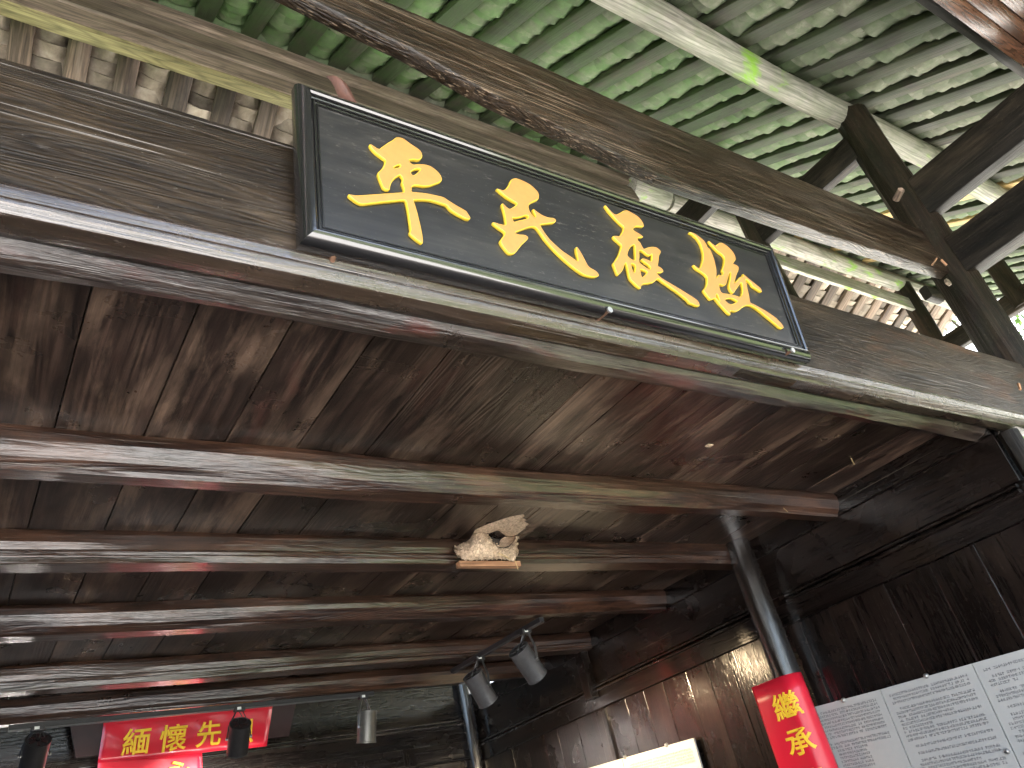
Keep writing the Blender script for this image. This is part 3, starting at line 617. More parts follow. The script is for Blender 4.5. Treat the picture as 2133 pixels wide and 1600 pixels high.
G3 = [[(122,65),(145,75),(190,130),(250,190),(290,205),(350,175),(410,140),(450,140),(520,180),(600,225),(650,280),(680,330),(690,380),(640,375),(570,370),(540,400),(530,425),(580,455),(640,490),(682,525),(660,535),(605,535),(595,555),(600,580),(635,605),(655,650),(685,705),(740,680),(810,668),(870,675),(925,720),(935,745),(905,800),(900,880),(888,950),(930,965),(965,1000),(970,1030),(935,1045),(885,1045),(880,1062),(930,1110),(1040,1180),(1170,1255),(1300,1335),(1420,1410),(1480,1460),(1500,1525),(1460,1528),(1400,1500),(1350,1485),(1320,1440),(1270,1400),(1180,1330),(1080,1260),(980,1190),(890,1125),(870,1150),(820,1190),(740,1200),(670,1210),(650,1240),(640,1278),(600,1245),(540,1190),(490,1140),(470,1080),(450,980),(430,895),(410,930),(385,1000),(350,1050),(320,1080),(295,1050),(265,970),(240,910),(280,860),(320,790),(350,710),(370,650),(330,610),(270,560),(235,515),(280,510),(335,520),(365,480),(390,430),(400,380),(340,330),(280,270),(220,200),(160,130)],
      [(445,790),(470,710),(510,655),(555,635),(560,720),(565,800),(562,870),(510,850),(470,820)], [(500,910),(555,925),(570,960),(555,1040),(540,1045),(515,980)],
      [(620,715),(680,735),(730,780),(775,800),(810,770),(800,885),(740,855),(680,835),(650,850),(700,895),(760,930),(785,965),(775,1000),(720,970),(650,920),(618,890),(625,800)], [(632,990),(690,1010),(745,1030),(720,1065),(660,1115),(645,1060)]]
G4 = [[(92,112),(115,105),(170,125),(240,175),(310,235),(345,285),(355,330),(395,355),(420,410),(450,490),(475,590),(490,690),(485,770),(500,760),(520,720),(545,735),(570,730),(590,690),(570,665),(575,640),(600,560),(605,480),(580,440),(510,390),(440,320),(370,240),(385,235),(430,275),(480,310),(510,275),(545,258),(600,275),(660,320),(720,385),(755,445),(770,500),(745,535),(725,565),(770,580),(810,610),(805,660),(780,720),(755,800),(745,850),(790,800),(835,750),(880,748),(868,712),(890,725),(960,785),(1050,855),(1130,920),(1150,975),(1120,965),(1060,925),(1010,895),(990,850),(930,800),(905,790),(925,850),(935,930),(955,1010),(970,1090),(975,1130),(1030,1150),(1130,1205),(1240,1270),(1340,1340),(1420,1420),(1465,1485),(1440,1505),(1400,1490),(1310,1410),(1190,1310),(1080,1220),(980,1165),(920,1170),(870,1190),(820,1235),(770,1258),(720,1250),(685,1245),(692,1310),(660,1285),(590,1210),(510,1120),(470,1065),(440,1075),(405,1090),(370,1050),(320,985),(292,945),(330,910),(350,850),(355,770),(330,730),(260,680),(190,635),(150,580),(175,590),(240,640),(270,590),(290,510),(298,430),(280,350),(255,270),(200,190),(140,140)],
      [(525,855),(590,885),(625,870),(645,800),(680,690),(695,690),(690,780),(665,890),(690,950),(730,1000),(765,950),(810,880),(850,830),(865,900),(865,980),(835,1050),(780,1030),(680,1005),(560,990),(530,920)],
      [(605,1090),(650,1070),(710,1065),(795,1105),(760,1135),(700,1155),(660,1140)], [(478,1010),(500,1005),(540,1110),(520,1100),(480,1060)]]
def chaikin(p):
    o = []
    for i in range(len(p)):
        a, b_ = p[i], p[(i + 1) % len(p)]
        o += [(a[0] * .8 + b_[0] * .2, a[1] * .8 + b_[1] * .2), (a[0] * .2 + b_[0] * .8, a[1] * .2 + b_[1] * .8)]
    return o
pl0 = SO + en * (PH + 0.004); sinv = SMW.inverted()
for lab, G, ox, oy, sc in (('first gold character, with two small openings', G1, 720, 280, 1800 / 270), ('second gold character with a long hooked tail', G2, 1015, 360, 1704 / 245),
                           ('third gold character', G3, 1240, 420, 1670 / 240), ('fourth gold character at the right end', G4, 1420, 470, 1600 / 230)):
    cu = bpy.data.curves.new('c', 'CURVE'); cu.dimensions = '2D'; cu.fill_mode = 'BOTH'; cu.extrude = 0.0032; cu.bevel_depth = 0.0018; cu.bevel_resolution = 1; cu.offset = -0.0016
    for lp_ in G:
        pts = []
        for (x, y) in chaikin(lp_):
            w = sinv @ onP(ox + x / sc, oy + y / sc, pl0, en); pts.append((w.x, w.y))
        s = cu.splines.new('POLY'); s.points.add(len(pts) - 1); s.use_cyclic_u = True
        for q, (x, y) in zip(s.points, pts): q.co = (x, y, 0, 1)
    o = bpy.data.objects.new('c', cu); COL.objects.link(o); bpy.context.view_layer.update()
    me = bpy.data.meshes.new_from_object(o.evaluated_get(bpy.context.evaluated_depsgraph_get())); bpy.data.objects.remove(o)
    me.materials.clear(); me.materials.append(M['gold']); me.materials.append(M['gold_edge'])
    for p in me.polygons: p.material_index = 0 if abs(p.normal.z) > 0.95 else 1
    tag(link('character', me, None, sign, SMW @ Matrix.Translation((0, 0, PH + 0.0045)), smooth=False), lab)
# nails that hold the board up
NL = (((690, 547), (703, 508), 'thick rusty nail under the left end of the name board', 0.0075), ((1243, 668), (1270, 646), 'thin nail with a round head under the middle of the name board', 0.0045), ((1615, 750), (1651, 730), 'rusty bent nail under the right end of the name board', 0.0045))
for (a, b_, lab, r) in NL:
    p0 = onY(*a, 1.155); d = Vector(ray(*b_)); p1 = d * (p0.x / d.x); p1.z = p0.z + (p1.z - p0.z)
    nl = empty('nail', p0); tag(nl, lab, 'nail', 'nails under the name board')
    member('shank', p0, p1, circ(r, 8), M['rust'], parent=nl, wob=0.0005, seg=3)
    member('head', p1 - (p1 - p0).normalized() * 0.002, p1 + (p1 - p0).normalized() * 0.003, circ(r * 1.9, 12), M['steel'], parent=nl, wob=0, seg=1)

# dry leaf caught on top of the board
def leaf_mesh(L_, W_, curl, sd_):
    vs, fs = [], []; n = 8
    for i in range(n + 1):
        t = i / n; w = W_ * math.sin(math.pi * min(1, t * 1.02)) ** 0.8 + 0.0005; x = L_ * (t - .5)
        z = curl * math.sin(t * 5 + sd_) * 0.5
        for s in (-1, 0, 1): vs.append((x, s * w, z + (curl * 1.2 if s else 0) * math.sin(math.pi * t)))
    for i in range(n):
        for s in range(2): a = i * 3 + s; fs.append((a, a + 1, a + 4, a + 3))
    me = mesh('leaf', vs, fs); return me
lf = link('dry_leaf', leaf_mesh(0.11, 0.022, 0.028, 1.4), M['leaf_dry'], None, Matrix.Translation(onY(712, 200, 1.09)) @ Matrix.Rotation(rad(35), 4, 'Y') @ Matrix.Rotation(rad(60), 4, 'X'))
lf.modifiers.new('thick', 'SOLIDIFY').thickness = 0.001
tag(lf, 'curled dry brown leaf caught on top of the name board', 'leaf')

# ================================================================== BIRD NEST
nest = empty('bird_nest', onY(1030, 1150, 2.62)); tag(nest, 'pale mud swallow nest stuck to a joist and the ceiling', 'nest')
# outline of the cup as a surface that bulges out of the joist: columns along the joist, each from its foot to its rim
NX, NV = 80, 40
col_px = [(950, 1150, 1138), (958, 1162, 1134), (968, 1167, 1131), (978, 1166, 1124), (986, 1167, 1110), (994, 1166, 1103), (1004, 1167, 1101), (1012, 1166, 1110), (1020, 1167, 1119),
          (1030, 1166, 1131), (1040, 1165, 1138), (1050, 1165, 1140), (1060, 1164, 1136), (1068, 1164, 1128), (1074, 1164, 1117), (1078, 1150, 1116)]
cxs = [c[0] for c in col_px]
vs, fs = [], []
for i in range(NX + 1):
    px = cxs[0] + (cxs[-1] - cxs[0]) * i / NX
    pf = float(np.interp(px, cxs, [c[1] for c in col_px])); pr = float(np.interp(px, cxs, [c[2] for c in col_px]))
    t = i / NX; side = math.sin(math.pi * min(1, max(0, t))) ** 0.6
    for j in range(NV + 1):
        v = j / NV
        depth = 2.672 - (0.020 + 0.085 * side * (math.sin(math.pi * min(1.0, 0.18 + 0.75 * v)) ** 0.8))
        if px < 992: depth += 0.035 * v * (992 - px) / 42
        p = onY(px, pf + (pr - pf) * v, depth)
        nn = 0.007 * noise.noise(p * 55) + 0.009 * noise.noise(p * 120) + 0.006 * noise.noise(p * 230)
        p = p + Vector((0.3 * nn, -nn, 0.6 * nn)); p.z = min(p.z, HC - 0.001)
        vs.append(p)
for i in range(NX):
    for j in range(NV): a = i * (NV + 1) + j; fs.append((a, a + NV + 1, a + NV + 2, a + 1))
o = link('mud_cup', mesh('mud_cup', vs, fs), M['mud'], nest, Matrix(), ang=60); md = o.modifiers.new('s', 'SOLIDIFY'); md.thickness = 0.011; md.offset = -1
# inner back wall of the bowl (pale mud on the right, dark lining on the left)
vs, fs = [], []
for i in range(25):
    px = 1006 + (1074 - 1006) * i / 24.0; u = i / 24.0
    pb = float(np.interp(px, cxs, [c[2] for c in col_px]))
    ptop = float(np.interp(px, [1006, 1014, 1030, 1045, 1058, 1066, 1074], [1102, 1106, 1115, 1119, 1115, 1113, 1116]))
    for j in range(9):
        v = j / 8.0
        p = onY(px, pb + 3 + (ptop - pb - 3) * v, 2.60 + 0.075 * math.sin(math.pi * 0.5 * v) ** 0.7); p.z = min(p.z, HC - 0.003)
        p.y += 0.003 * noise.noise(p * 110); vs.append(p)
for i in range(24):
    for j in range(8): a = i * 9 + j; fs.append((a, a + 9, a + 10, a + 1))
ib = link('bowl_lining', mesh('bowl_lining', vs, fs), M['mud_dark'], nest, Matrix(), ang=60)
vs, fs = [], []
for i in range(15):
    px = 1040 + (1074 - 1040) * i / 14.0
    pb = float(np.interp(px, cxs, [c[2] for c in col_px]))
    ptop = float(np.interp(px, [1040, 1047, 1056, 1064, 1070, 1074], [1129, 1121, 1115, 1112, 1113, 1117]))
    for j in range(7):
        v = j / 6.0
        p = onY(px, pb + 1 + (ptop - pb - 1) * v, 2.592 + 0.06 * math.sin(math.pi * 0.5 * v)); p.z = min(p.z, HC - 0.002)
        p = p + Vector((0, 1, 1)) * 0.004 * noise.noise(p * 130); vs.append(p)
for i in range(14):
    for j in range(6): a = i * 7 + j; fs.append((a, a + 7, a + 8, a + 1))
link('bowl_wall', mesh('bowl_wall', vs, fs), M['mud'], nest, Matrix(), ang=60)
# mud smeared over the ceiling planks
sm_o = [(984, 1113), (990, 1104), (1002, 1098), (1018, 1091), (1034, 1086), (1048, 1081), (1064, 1076), (1078, 1073.5), (1090, 1071.5), (1093, 1075), (1088, 1079), (1098, 1083), (1092, 1086), (1103, 1092), (1096, 1096), (1094, 1101), (1087, 1106), (1078, 1113), (1070, 1117), (1058, 1119), (1050, 1114), (1040, 1106), (1028, 1103), (1014, 1104), (1004, 1112)]
pts = [onZ(x, y, HC - 0.0005) for (x, y) in sm_o]; n = len(pts); c = onZ(1058, 1096, HC - 0.0005)
ring = [c + (p - c) * 0.72 + Vector((0, 0, -0.006 + 0.004 * noise.noise(p * 60))) for p in pts]; ring2 = [c + (p - c) * 0.36 + Vector((0, 0, -0.006 + 0.004 * noise.noise(p * 45))) for p in pts]
vs = pts + ring + ring2 + [c + Vector((0, 0, -0.006))]
fs = []
for q in range(2): fs += [(q * n + i, (q + 1) * n + i, (q + 1) * n + (i + 1) % n, q * n + (i + 1) % n) for i in range(n)]
fs += [(2 * n + i, 3 * n, 2 * n + (i + 1) % n) for i in range(n)]
link('mud_smear', mesh('mud_smear', vs, fs), M['mud'], nest, Matrix(), ang=60)
for (x0, y0, x1, y1, yy) in ((1038, 1152, 1064, 1165, 2.553), (1073, 1168, 1079, 1186, 2.56)):
    member('straw', onY(x0, y0, yy), onY(x1, y1, yy), circ(0.0018, 5), M['straw'], parent=nest, seg=2, wob=0)
yl = 2.652
lg = bx('nest_ledge', (onY(958, 1176, yl).x, yl, onY(1020, 1179, yl).z), (onY(1085, 1174, yl).x, 2.684, onY(1020, 1168, yl).z), M['raw_wood'], None, 0.002)
tag(lg, 'short raw orange strip of wood nailed under the bird nest', 'ledge')
# bits of mud and straw on the ceiling
mb = bx('mud_scrap', onZ(1476, 926, HC - 0.004) , onZ(1476, 926, HC - 0.004) + Vector((0.03, 0.02, 0.004)), M['mud'], None, 0.001); tag(mb, 'small scrap of dry mud on the ceiling near the right joist end', 'mud scrap')
for (a, b_, lab) in (((1773, 955), (1779, 967), 'bent straw stuck to the ceiling close to the side wall'), ((1632, 1058), (1641, 1066), 'short straw stuck on the first ceiling joist near its end')):
    z_ = HC - 0.003 if a[0] > 1700 else None
    p0, p1 = (onZ(*a, z_), onZ(*b_, z_)) if z_ else (onY(*a, 2.04), onY(*b_, 2.04))
    tag(member('straw', p0, p1, circ(0.002, 5), M['straw'], seg=2), lab, 'straw')

# ================================================================== TRACKS AND LAMPS
def track(p0, p1, lab):
    t = empty('light_track', p0); tag(t, lab, 'lamp track')
    member('rail', p0, p1, rrect(-0.016, 0.016, -0.012, 0.012, 0.002, 1), M['lamp_dark'], parent=t, wob=0, seg=2)
    d = (Vector(p1) - Vector(p0)).normalized()
    member('slot_lip', Vector(p0) + Vector((0, 0, -0.014)) + d.cross(Vector((0, 0, 1))) * 0.010, Vector(p1) + Vector((0, 0, -0.014)) + d.cross(Vector((0, 0, 1))) * 0.010, rrect(-0.003, 0.003, -0.002, 0.002, 0.0005, 1), M['lamp'], parent=t, wob=0, seg=1)
    member('slot_lip', Vector(p0) + Vector((0, 0, -0.014)) - d.cross(Vector((0, 0, 1))) * 0.010, Vector(p1) + Vector((0, 0, -0.014)) - d.cross(Vector((0, 0, 1))) * 0.010, rrect(-0.003, 0.003, -0.002, 0.002, 0.0005, 1), M['lamp'], parent=t, wob=0, seg=1)
    return t
T1a, T1b = onZ(1128, 1290, 1.082), onZ(943, 1398, 1.082)
track(T1a, T1b, 'dark lamp track under the joists pointing away from the nest')
T2a, T2b = onY(18, 1512, 4.755), onY(777, 1446, 4.755)
T2a.z = T2b.z = 1.083
track(T2a, T2b, 'long lamp track along the rearmost joist above the red banner')
def lathe(name, prof, m, parent, mw, n=20):
    vs, fs = [], []
    for (z, r) in prof:
        for i in range(n): a = 2 * math.pi * i / n; vs.append((z, r * math.cos(a), r * math.sin(a)))
    for j in range(len(prof) - 1):
        for i in range(n): fs.append((j * n + i, j * n + (i + 1) % n, (j + 1) * n + (i + 1) % n, (j + 1) * n + i))
    me = mesh(name, vs, fs); bm = bmesh.new(); bm.from_mesh(me); bmesh.ops.recalc_face_normals(bm, faces=bm.faces[:]); bm.to_mesh(me); bm.free()
    return link(name, me, m, parent, mw, ang=40)
def spot_lamp(base, center, direction, lab, m, rad_=0.062, ln=0.19, power=None, blend=0.5, size=50, col=(1, 0.82, 0.6), adaptor=None):
    t = empty('spotlight', base); tag(t, lab, 'spotlight', 'cylinder spotlights on the lamp tracks')
    d = Vector(direction).normalized(); up = Vector((0, 0, 1)); side = up.cross(d).normalized()
    mw = frame_m(center - d * ln / 2, center + d * ln / 2, up if abs(d.z) < 0.95 else Vector((0, 1, 0)))
    lathe('housing', [(0.004, rad_ * 0.2), (0.004, rad_ * 0.90), (0.0, rad_ * 0.96), (0.0, rad_), (0.008, rad_), (0.012, rad_ * 0.97), (ln - 0.008, rad_ * 0.97), (ln - 0.006, rad_), (ln, rad_), (ln, rad_ * 0.93), (ln - 0.05, rad_ * 0.85), (ln - 0.055, rad_ * 0.2)], m, t, mw, 28)
    for k in range(6):                                                     # vent slots in the back plate
        a = 2 * math.pi * k / 6
        o = link('vent_slot', boxm('vent_slot', -0.002, 0.0035, -rad_ * 0.10, rad_ * 0.10, rad_ * 0.28, rad_ * 0.74), M['lamp_dark'] if m is not M['lamp_dark'] else M['plaque'], t, mw @ Matrix.Rotation(a, 4, 'X'))
    lathe('back_disc', [(-0.006, 0.0005), (-0.006, rad_ * 0.18), (0.004, rad_ * 0.18)], m, t, mw, 12)
    bx('adaptor', base + Vector((-0.03, -0.018, -0.028)), base + Vector((0.03, 0.018, -0.002)), M['lamp_dark'] if adaptor is None else adaptor, t, 0.003)
    bx('adaptor_label', base + Vector((-0.016, -0.0195, -0.022)), base + Vector((0.006, -0.0181, -0.008)), M['white_plastic'], t, 0.0005)
    # yoke: two thin arms from the adaptor to pivots on the housing sides
    for s in (-1, 1):
        pv = center + side * s * (rad_ + 0.006); a0 = base + Vector((0, 0, -0.028)) + side * s * 0.018; mid = (a0 * 0.45 + pv * 0.55) + side * s * 0.012
        for (q0, q1) in ((a0, mid), (mid, pv)):
            member('yoke_arm', q0, q1, rrect(-0.0025, 0.0025, -0.009, 0.009, 0.001, 1), m, up=side.cross(q1 - q0) if side.cross(q1 - q0).length > 1e-3 else up, parent=t, wob=0, seg=1)
        member('pivot', pv - side * s * 0.008, pv + side * s * 0.006, circ(0.008, 8), M['steel'], parent=t, wob=0, seg=1)
    pA = base + Vector((0, 0, -0.03)); pB = center - d * ln / 2 - d * 0.004
    member('cable', pA, (pA + pB) / 2 + Vector((0.012, 0, 0.004)), circ(0.003, 6), M['lamp_dark'], parent=t, wob=0, seg=1)
    member('cable', (pA + pB) / 2 + Vector((0.012, 0, 0.004)), pB, circ(0.003, 6), M['lamp_dark'], parent=t, wob=0, seg=1)
    if power:
        l = bpy.data.lights.new('spot_light', 'SPOT'); l.energy = power; l.color = col; l.spot_size = rad(size); l.spot_blend = blend; l.shadow_soft_size = 0.035
        lo = bpy.data.objects.new('spot_light', l); COL.objects.link(lo); lo.parent = t; lo.matrix_parent_inverse = parent_inv(t)
        lo.matrix_basis = Matrix.Translation(center + d * (ln / 2 + 0.004)) @ (-d).to_track_quat('Z', 'Y').to_matrix().to_4x4()
    return t
def along(p0, p1, px):
    best = min((abs(proj(p0.lerp(p1, i / 200))[0] - px), i) for i in range(201)); return p0.lerp(p1, best[1] / 200)
def lampdir(base, pa, pb, x_off, depth0, depth1):
    a = onY(*pa, depth0); b_ = onY(*pb, depth1); return (a + b_) / 2, (b_ - a)
b1 = along(T1a, T1b, 1093); b2 = along(T1a, T1b, 997)
c1, d1 = lampdir(b1, (1079, 1352), (1120, 1410), 0, b1.y - 0.02, b1.y + 0.02)
c2, d2 = lampdir(b2, (984, 1405), (1017, 1462), 0, b2.y - 0.02, b2.y + 0.02)
spot_lamp(b1, c1, d1, 'grey cylinder spotlight higher on the right track, tilted to the side wall', M['lamp'], power=17, size=140, blend=1.0, col=(1, 0.74, 0.45))
spot_lamp(b2, c2, d2, 'grey cylinder spotlight lower on the right track, tilted to the side wall', M['lamp'], power=17, size=140, blend=1.0, col=(1, 0.74, 0.45))
b3, b4, b5 = along(T2a, T2b, 757), along(T2a, T2b, 497), along(T2a, T2b, 80)
for (bb, pa, pb, lab, m, dy) in ((b3, (765, 1484), (763, 1545), 'pale grey cylinder spotlight at the right end of the long track', M['lamp_pale'], 0.03), (b4, (501, 1503), (494, 1570), 'dark cylinder spotlight hanging in front of the red banner', M['lamp_dark'], 0.14), (b5, (80, 1540), (64, 1606), 'dark cylinder spotlight at the left edge of the picture', M['lamp_dark'], 0.14)):
    cc, dd = lampdir(bb, pa, pb, 0, bb.y + 0.0, bb.y + dy)
    spot_lamp(bb, cc, dd, lab, m, rad_=0.060, ln=0.18, power=(None if m is M['lamp_pale'] else 110 if bb is b4 else 45), size=125, blend=1.0, col=(1, 0.90, 0.85))

# ================================================================== BANNERS, TEXT
def glyph(ch, m, size, bold, parent, mw, shear=0.0, name='character', label=None):
    cu = bpy.data.curves.new('t', 'FONT'); cu.body = ch; cu.size = size; cu.shear = shear; cu.extrude = 0.0003; cu.bevel_depth = bold; cu.bevel_resolution = 0
    o = bpy.data.objects.new('t', cu); COL.objects.link(o); bpy.context.view_layer.update()
    me = bpy.data.meshes.new_from_object(o.evaluated_get(bpy.context.evaluated_depsgraph_get())); bpy.data.objects.remove(o)
    c = sum((v.co for v in me.vertices), Vector()) / max(1, len(me.vertices))
    xs_ = [v.co.x for v in me.vertices]; ys_ = [v.co.y for v in me.vertices]
    cc = Vector(((min(xs_) + max(xs_)) / 2, (min(ys_) + max(ys_)) / 2, 0))
    for v in me.vertices: v.co -= cc
    me.materials.clear(); me.materials.append(m)
    o = link(name, me, None, parent, mw, smooth=False)
    if label: o['label'] = label
    return o
# plaque leaning on the back wall, banner pinned on it
YP = 5.72
pq = [onY(*q, YP) for q in ((140, 1500), (158, 1578), (602, 1533), (627, 1440))]; pq[0].z += 0.06; pq[3].z += 0.06
vs = [p for p in pq] + [p + Vector((0, 0.03, 0)) for p in pq]
po = link('wooden_plaque', mesh('wooden_plaque', vs, [(0, 1, 2, 3), (7, 6, 5, 4), (0, 4, 5, 1), (1, 5, 6, 2), (2, 6, 7, 3), (3, 7, 4, 0)]), M['plaque'], smooth=False)
tag(po, 'dark reddish brown tapered plaque behind the red banner', 'plaque')
bc = [onY(*q, YP - 0.012) for q in ((216, 1503), (568, 1469), (555, 1555), (203, 1590))]
ban = empty('red_banner', bc[3]); tag(ban, 'wrinkled red banner with yellow characters pinned high on the back wall', 'banner')
def cloth(name, c4, nx, ny, m, parent, amp, sd_):
    vs, fs = [], []
    for j in range(ny + 1):
        for i in range(nx + 1):
            u, v = i / nx, j / ny
            p = (c4[0].lerp(c4[1], u)).lerp(c4[3].lerp(c4[2], u), v)
            vs.append(p + Vector((0, -abs(amp * (noise.noise((u * 4, v * 1.5, sd_)) + 0.5 * noise.noise((u * 11, v * 3, sd_)))) - 0.002, amp * 0.4 * noise.noise((u * 5, 3, sd_)))))
    for j in range(ny):
        for i in range(nx): a = j * (nx + 1) + i; fs.append((a, a + nx + 1, a + nx + 2, a + 1))
    o = link(name, mesh(name, vs, fs), m, parent, Matrix(), ang=180); o.modifiers.new('t', 'SOLIDIFY').thickness = 0.0015; return o
cloth('sheet', bc, 30, 8, M['red'], ban, 0.015, 2.0)
exb = (bc[1] - bc[0]).normalized(); nzb = Vector((0, -1, 0)); eyb = nzb.cross(exb).normalized()
def onban(x, y): return onY(x, y, YP - 0.036)
for (ch, x, y, s) in (('緬', 284, 1544, 0.165), ('懷', 362, 1537, 0.17), ('先', 434, 1528, 0.165), ('烈', 503, 1524, 0.16)):
    mwb = Matrix((exb, eyb, nzb)).transposed().to_4x4(); mwb.translation = onban(x, y)
    glyph(ch, M['yellow'], s, 0.0028, ban, mwb, 0.12, label='yellow character ' + ch)
b2c = [onY(*q, YP - 0.005) for q in ((205, 1578), (421, 1566), (421, 1660), (196, 1675))]
ban2 = empty('red_sheet', b2c[3]); tag(ban2, 'second glossy red sheet hanging below the banner at the bottom edge', 'banner')
cloth('sheet', b2c, 18, 8, M['red'], ban2, 0.012, 7.0)
mwb2 = Matrix((exb, eyb, nzb)).transposed().to_4x4(); mwb2.translation = onY(368, 1612, YP - 0.03)
glyph('永', M['yellow'], 0.16, 0.003, ban2, mwb2, 0.1)
# couplet strip wrapped round the front of the lacquered post
PC, PRr = Vector((3.455, 2.655, 0)), 0.0745
cpl = empty('red_couplet', PC + Vector((-PRr, 0, 0))); tag(cpl, 'red paper couplet strip with yellow characters wrapped on the black post', 'couplet')
ztop = onX(1605, 1417, 3.38).z
A0 = rad(292); ARC = PRr * (A0 - math.pi)
def paper(sx, z, off=0.0):
    '''point on the paper: sx runs from the near edge round the post, then on as a loose flap'''
    if sx < ARC:
        a = A0 - sx / PRr; return Vector((PC.x + (PRr + off) * math.cos(a), PC.y + (PRr + off) * math.sin(a), z))
    q = sx - ARC; return Vector((PC.x - PRr - off - 0.25 * q * q + 0.004 * math.sin(z * 9 + q * 20) * min(1, q * 12), PC.y + q, z))
PW = ARC + 0.175
vs, fs = [], []; na, nz_ = 26, 14
for j in range(nz_ + 1):
    for i in range(na + 1): vs.append(paper(PW * i / na, ztop - 1.2 * j / nz_))
for j in range(nz_):
    for i in range(na): a = j * (na + 1) + i; fs.append((a, a + 1, a + na + 2, a + na + 1))
o = link('paper', mesh('paper', vs, fs), M['red'], cpl, Matrix(), ang=180); o.modifiers.new('t', 'SOLIDIFY').thickness = 0.0008
for k, (ch, px, py) in enumerate((('繼', 1617, 1476), ('承', 1642, 1552), ('遺', 1662, 1640))):
    z0 = onX(px, py, 3.38).z; s0 = ARC + 0.012
    g = glyph(ch, M['yellow'], 0.125, 0.0022, cpl, Matrix())
    me = g.data
    bm = bmesh.new(); bm.from_mesh(me); bmesh.ops.subdivide_edges(bm, edges=[e for e in bm.edges if e.calc_length() > 0.012], cuts=1); bm.to_mesh(me); bm.free()
    for v in me.vertices: v.co = paper(s0 - v.co.x * 1.25, z0 + v.co.y, 0.0017 + max(-0.0006, v.co.z * 0.3))
    g['label'] = 'yellow character ' + ch

# display boards on the side wall: rows of small print
def text_board(name, corners, rows, label, seed, title=0.0, blank=None):
    tl, tr, br, bl = corners; rnd = random.Random(seed)
    e1 = (tr - tl).normalized(); nn = e1.cross((bl - tl)).normalized()
    if nn.x > 0: nn = -nn
    e2 = nn.cross(e1); e2 = e2 if e2.z > 0 else -e2
    root = empty(name, bl); tag(root, label, 'display board', 'white text boards on the side wall')
    off = nn * 0.012
    vs = [p + off for p in (tl, tr, br, bl)] + [p for p in (tl, tr, br, bl)]
    fs = [(0, 1, 2, 3), (7, 6, 5, 4), (0, 4, 5, 1), (1, 5, 6, 2), (2, 6, 7, 3), (3, 7, 4, 0)]
    me = mesh('board', vs, fs); bm = bmesh.new(); bm.from_mesh(me); bmesh.ops.recalc_face_normals(bm, faces=bm.faces[:]); bm.to_mesh(me); bm.free()
    link('board', me, M['panel'], root, Matrix(), smooth=False)
    W_ = (tr - tl).length; H_ = (bl - tl).length; o0 = tl + off + nn * 0.0006; dn = (bl - tl).normalized()
    vs, fs = [], []
    def q4(u, v, w, h):
        n0 = len(vs)
        for (a, b3) in ((u, v), (u + w, v), (u + w, v + h), (u, v + h)): vs.append(o0 + e1 * a + dn * b3)
        fs.append((n0, n0 + 1, n0 + 2, n0 + 3))
    rh = 0.0158; y = 0.03; k = 0
    while y < H_ - 0.02:
        end = W_ - 0.03; st = 0.03
        r = rnd.random()
        if r < 0.16: y += rh * 0.8
        if r < 0.22: st += 0.024
        if r > 0.8: end = st + (W_ - 0.06) * rnd.uniform(0.25, 0.85)
        if blank and y > blank: st = 0.10; end = W_ * 0.62
        u = st; g = 0.0105
        while u < end - g:
            if rnd.random() > 0.045:
                for _ in range(2): q4(u + 0.0005, y + rnd.uniform(0.0, 0.010), g * 0.86, 0.0016)
                for _ in range(2): q4(u + rnd.uniform(0.0, 0.009), y + 0.0003, 0.0016, 0.0112)
            u += g
        y += rh
    tag(link('printed_text', mesh('printed_text', vs, fs), M['print'], root, Matrix(), smooth=False), kind='stuff')
    return root
XF = XW - 0.022
def wpt(x, y): return onX(x, y, XF)
C = [wpt(1678, 1478), wpt(1836, 1436), wpt(2027, 1382), wpt(2180, 1339)]
def down(a, b_, L_=1.0):
    d = (wpt(*b_) - wpt(*a)).normalized(); return d * L_
dA, dB, dC = down((1678, 1478), (1712, 1600)), down((1836, 1436), (1895, 1600)), down((2027, 1382), (2133, 1620))
dn_ = Vector((0, 0.03, -1)).normalized()
gap = 0.003
for i, (lab, blk) in enumerate((('white text board next to the black post with a blank lower right', 0.20), ('white text board in the middle, densely printed', None), ('white text board cut off by the right edge', None))):
    a, b_ = C[i], C[i + 1]; e = (b_ - a).normalized() * gap
    text_board('text_board', (a + e, b_ - e, b_ - e + dn_ * 1.0, a + e + dn_ * 1.0), 20, lab, 11 + i, blank=blk)
a, b_ = wpt(1150, 1622), wpt(1447, 1537)
mid = a.lerp(b_, 0.55)
text_board('text_board', (mid + (b_ - mid).normalized() * .003, b_, b_ + dn_, mid + (b_ - mid).normalized() * .003 + dn_), 20, 'lit text board left of the black post, under the spotlights', 31)
text_board('text_board', (a, mid - (b_ - mid).normalized() * .003, mid - (b_ - mid).normalized() * .003 + dn_, a + dn_), 20, 'lit text board at the bottom edge, farther back on the side wall', 32)
for i, (x, y) in enumerate(((1757, 1459), (1929, 1408), (2098, 1565), (1388, 1552), (1302, 1577))):
    p = onX(x, y, XF - 0.014)
    sc = empty('mount_screw', p); tag(sc, ['round steel screw on the top edge of the board beside the post', 'round steel screw on the top edge of the middle board', 'round steel screw on the joint of the two right boards', 'small screw on the top right edge of the lit board', 'small screw on the top edge between the lit boards'][i], 'screw', 'screws holding the text boards')
    lathe('cap', [(-0.012, 0.0005), (-0.011, 0.006), (-0.006, 0.010), (0.0, 0.011), (0.006, 0.011)], M['steel'], sc, Matrix.Translation(p), 14)

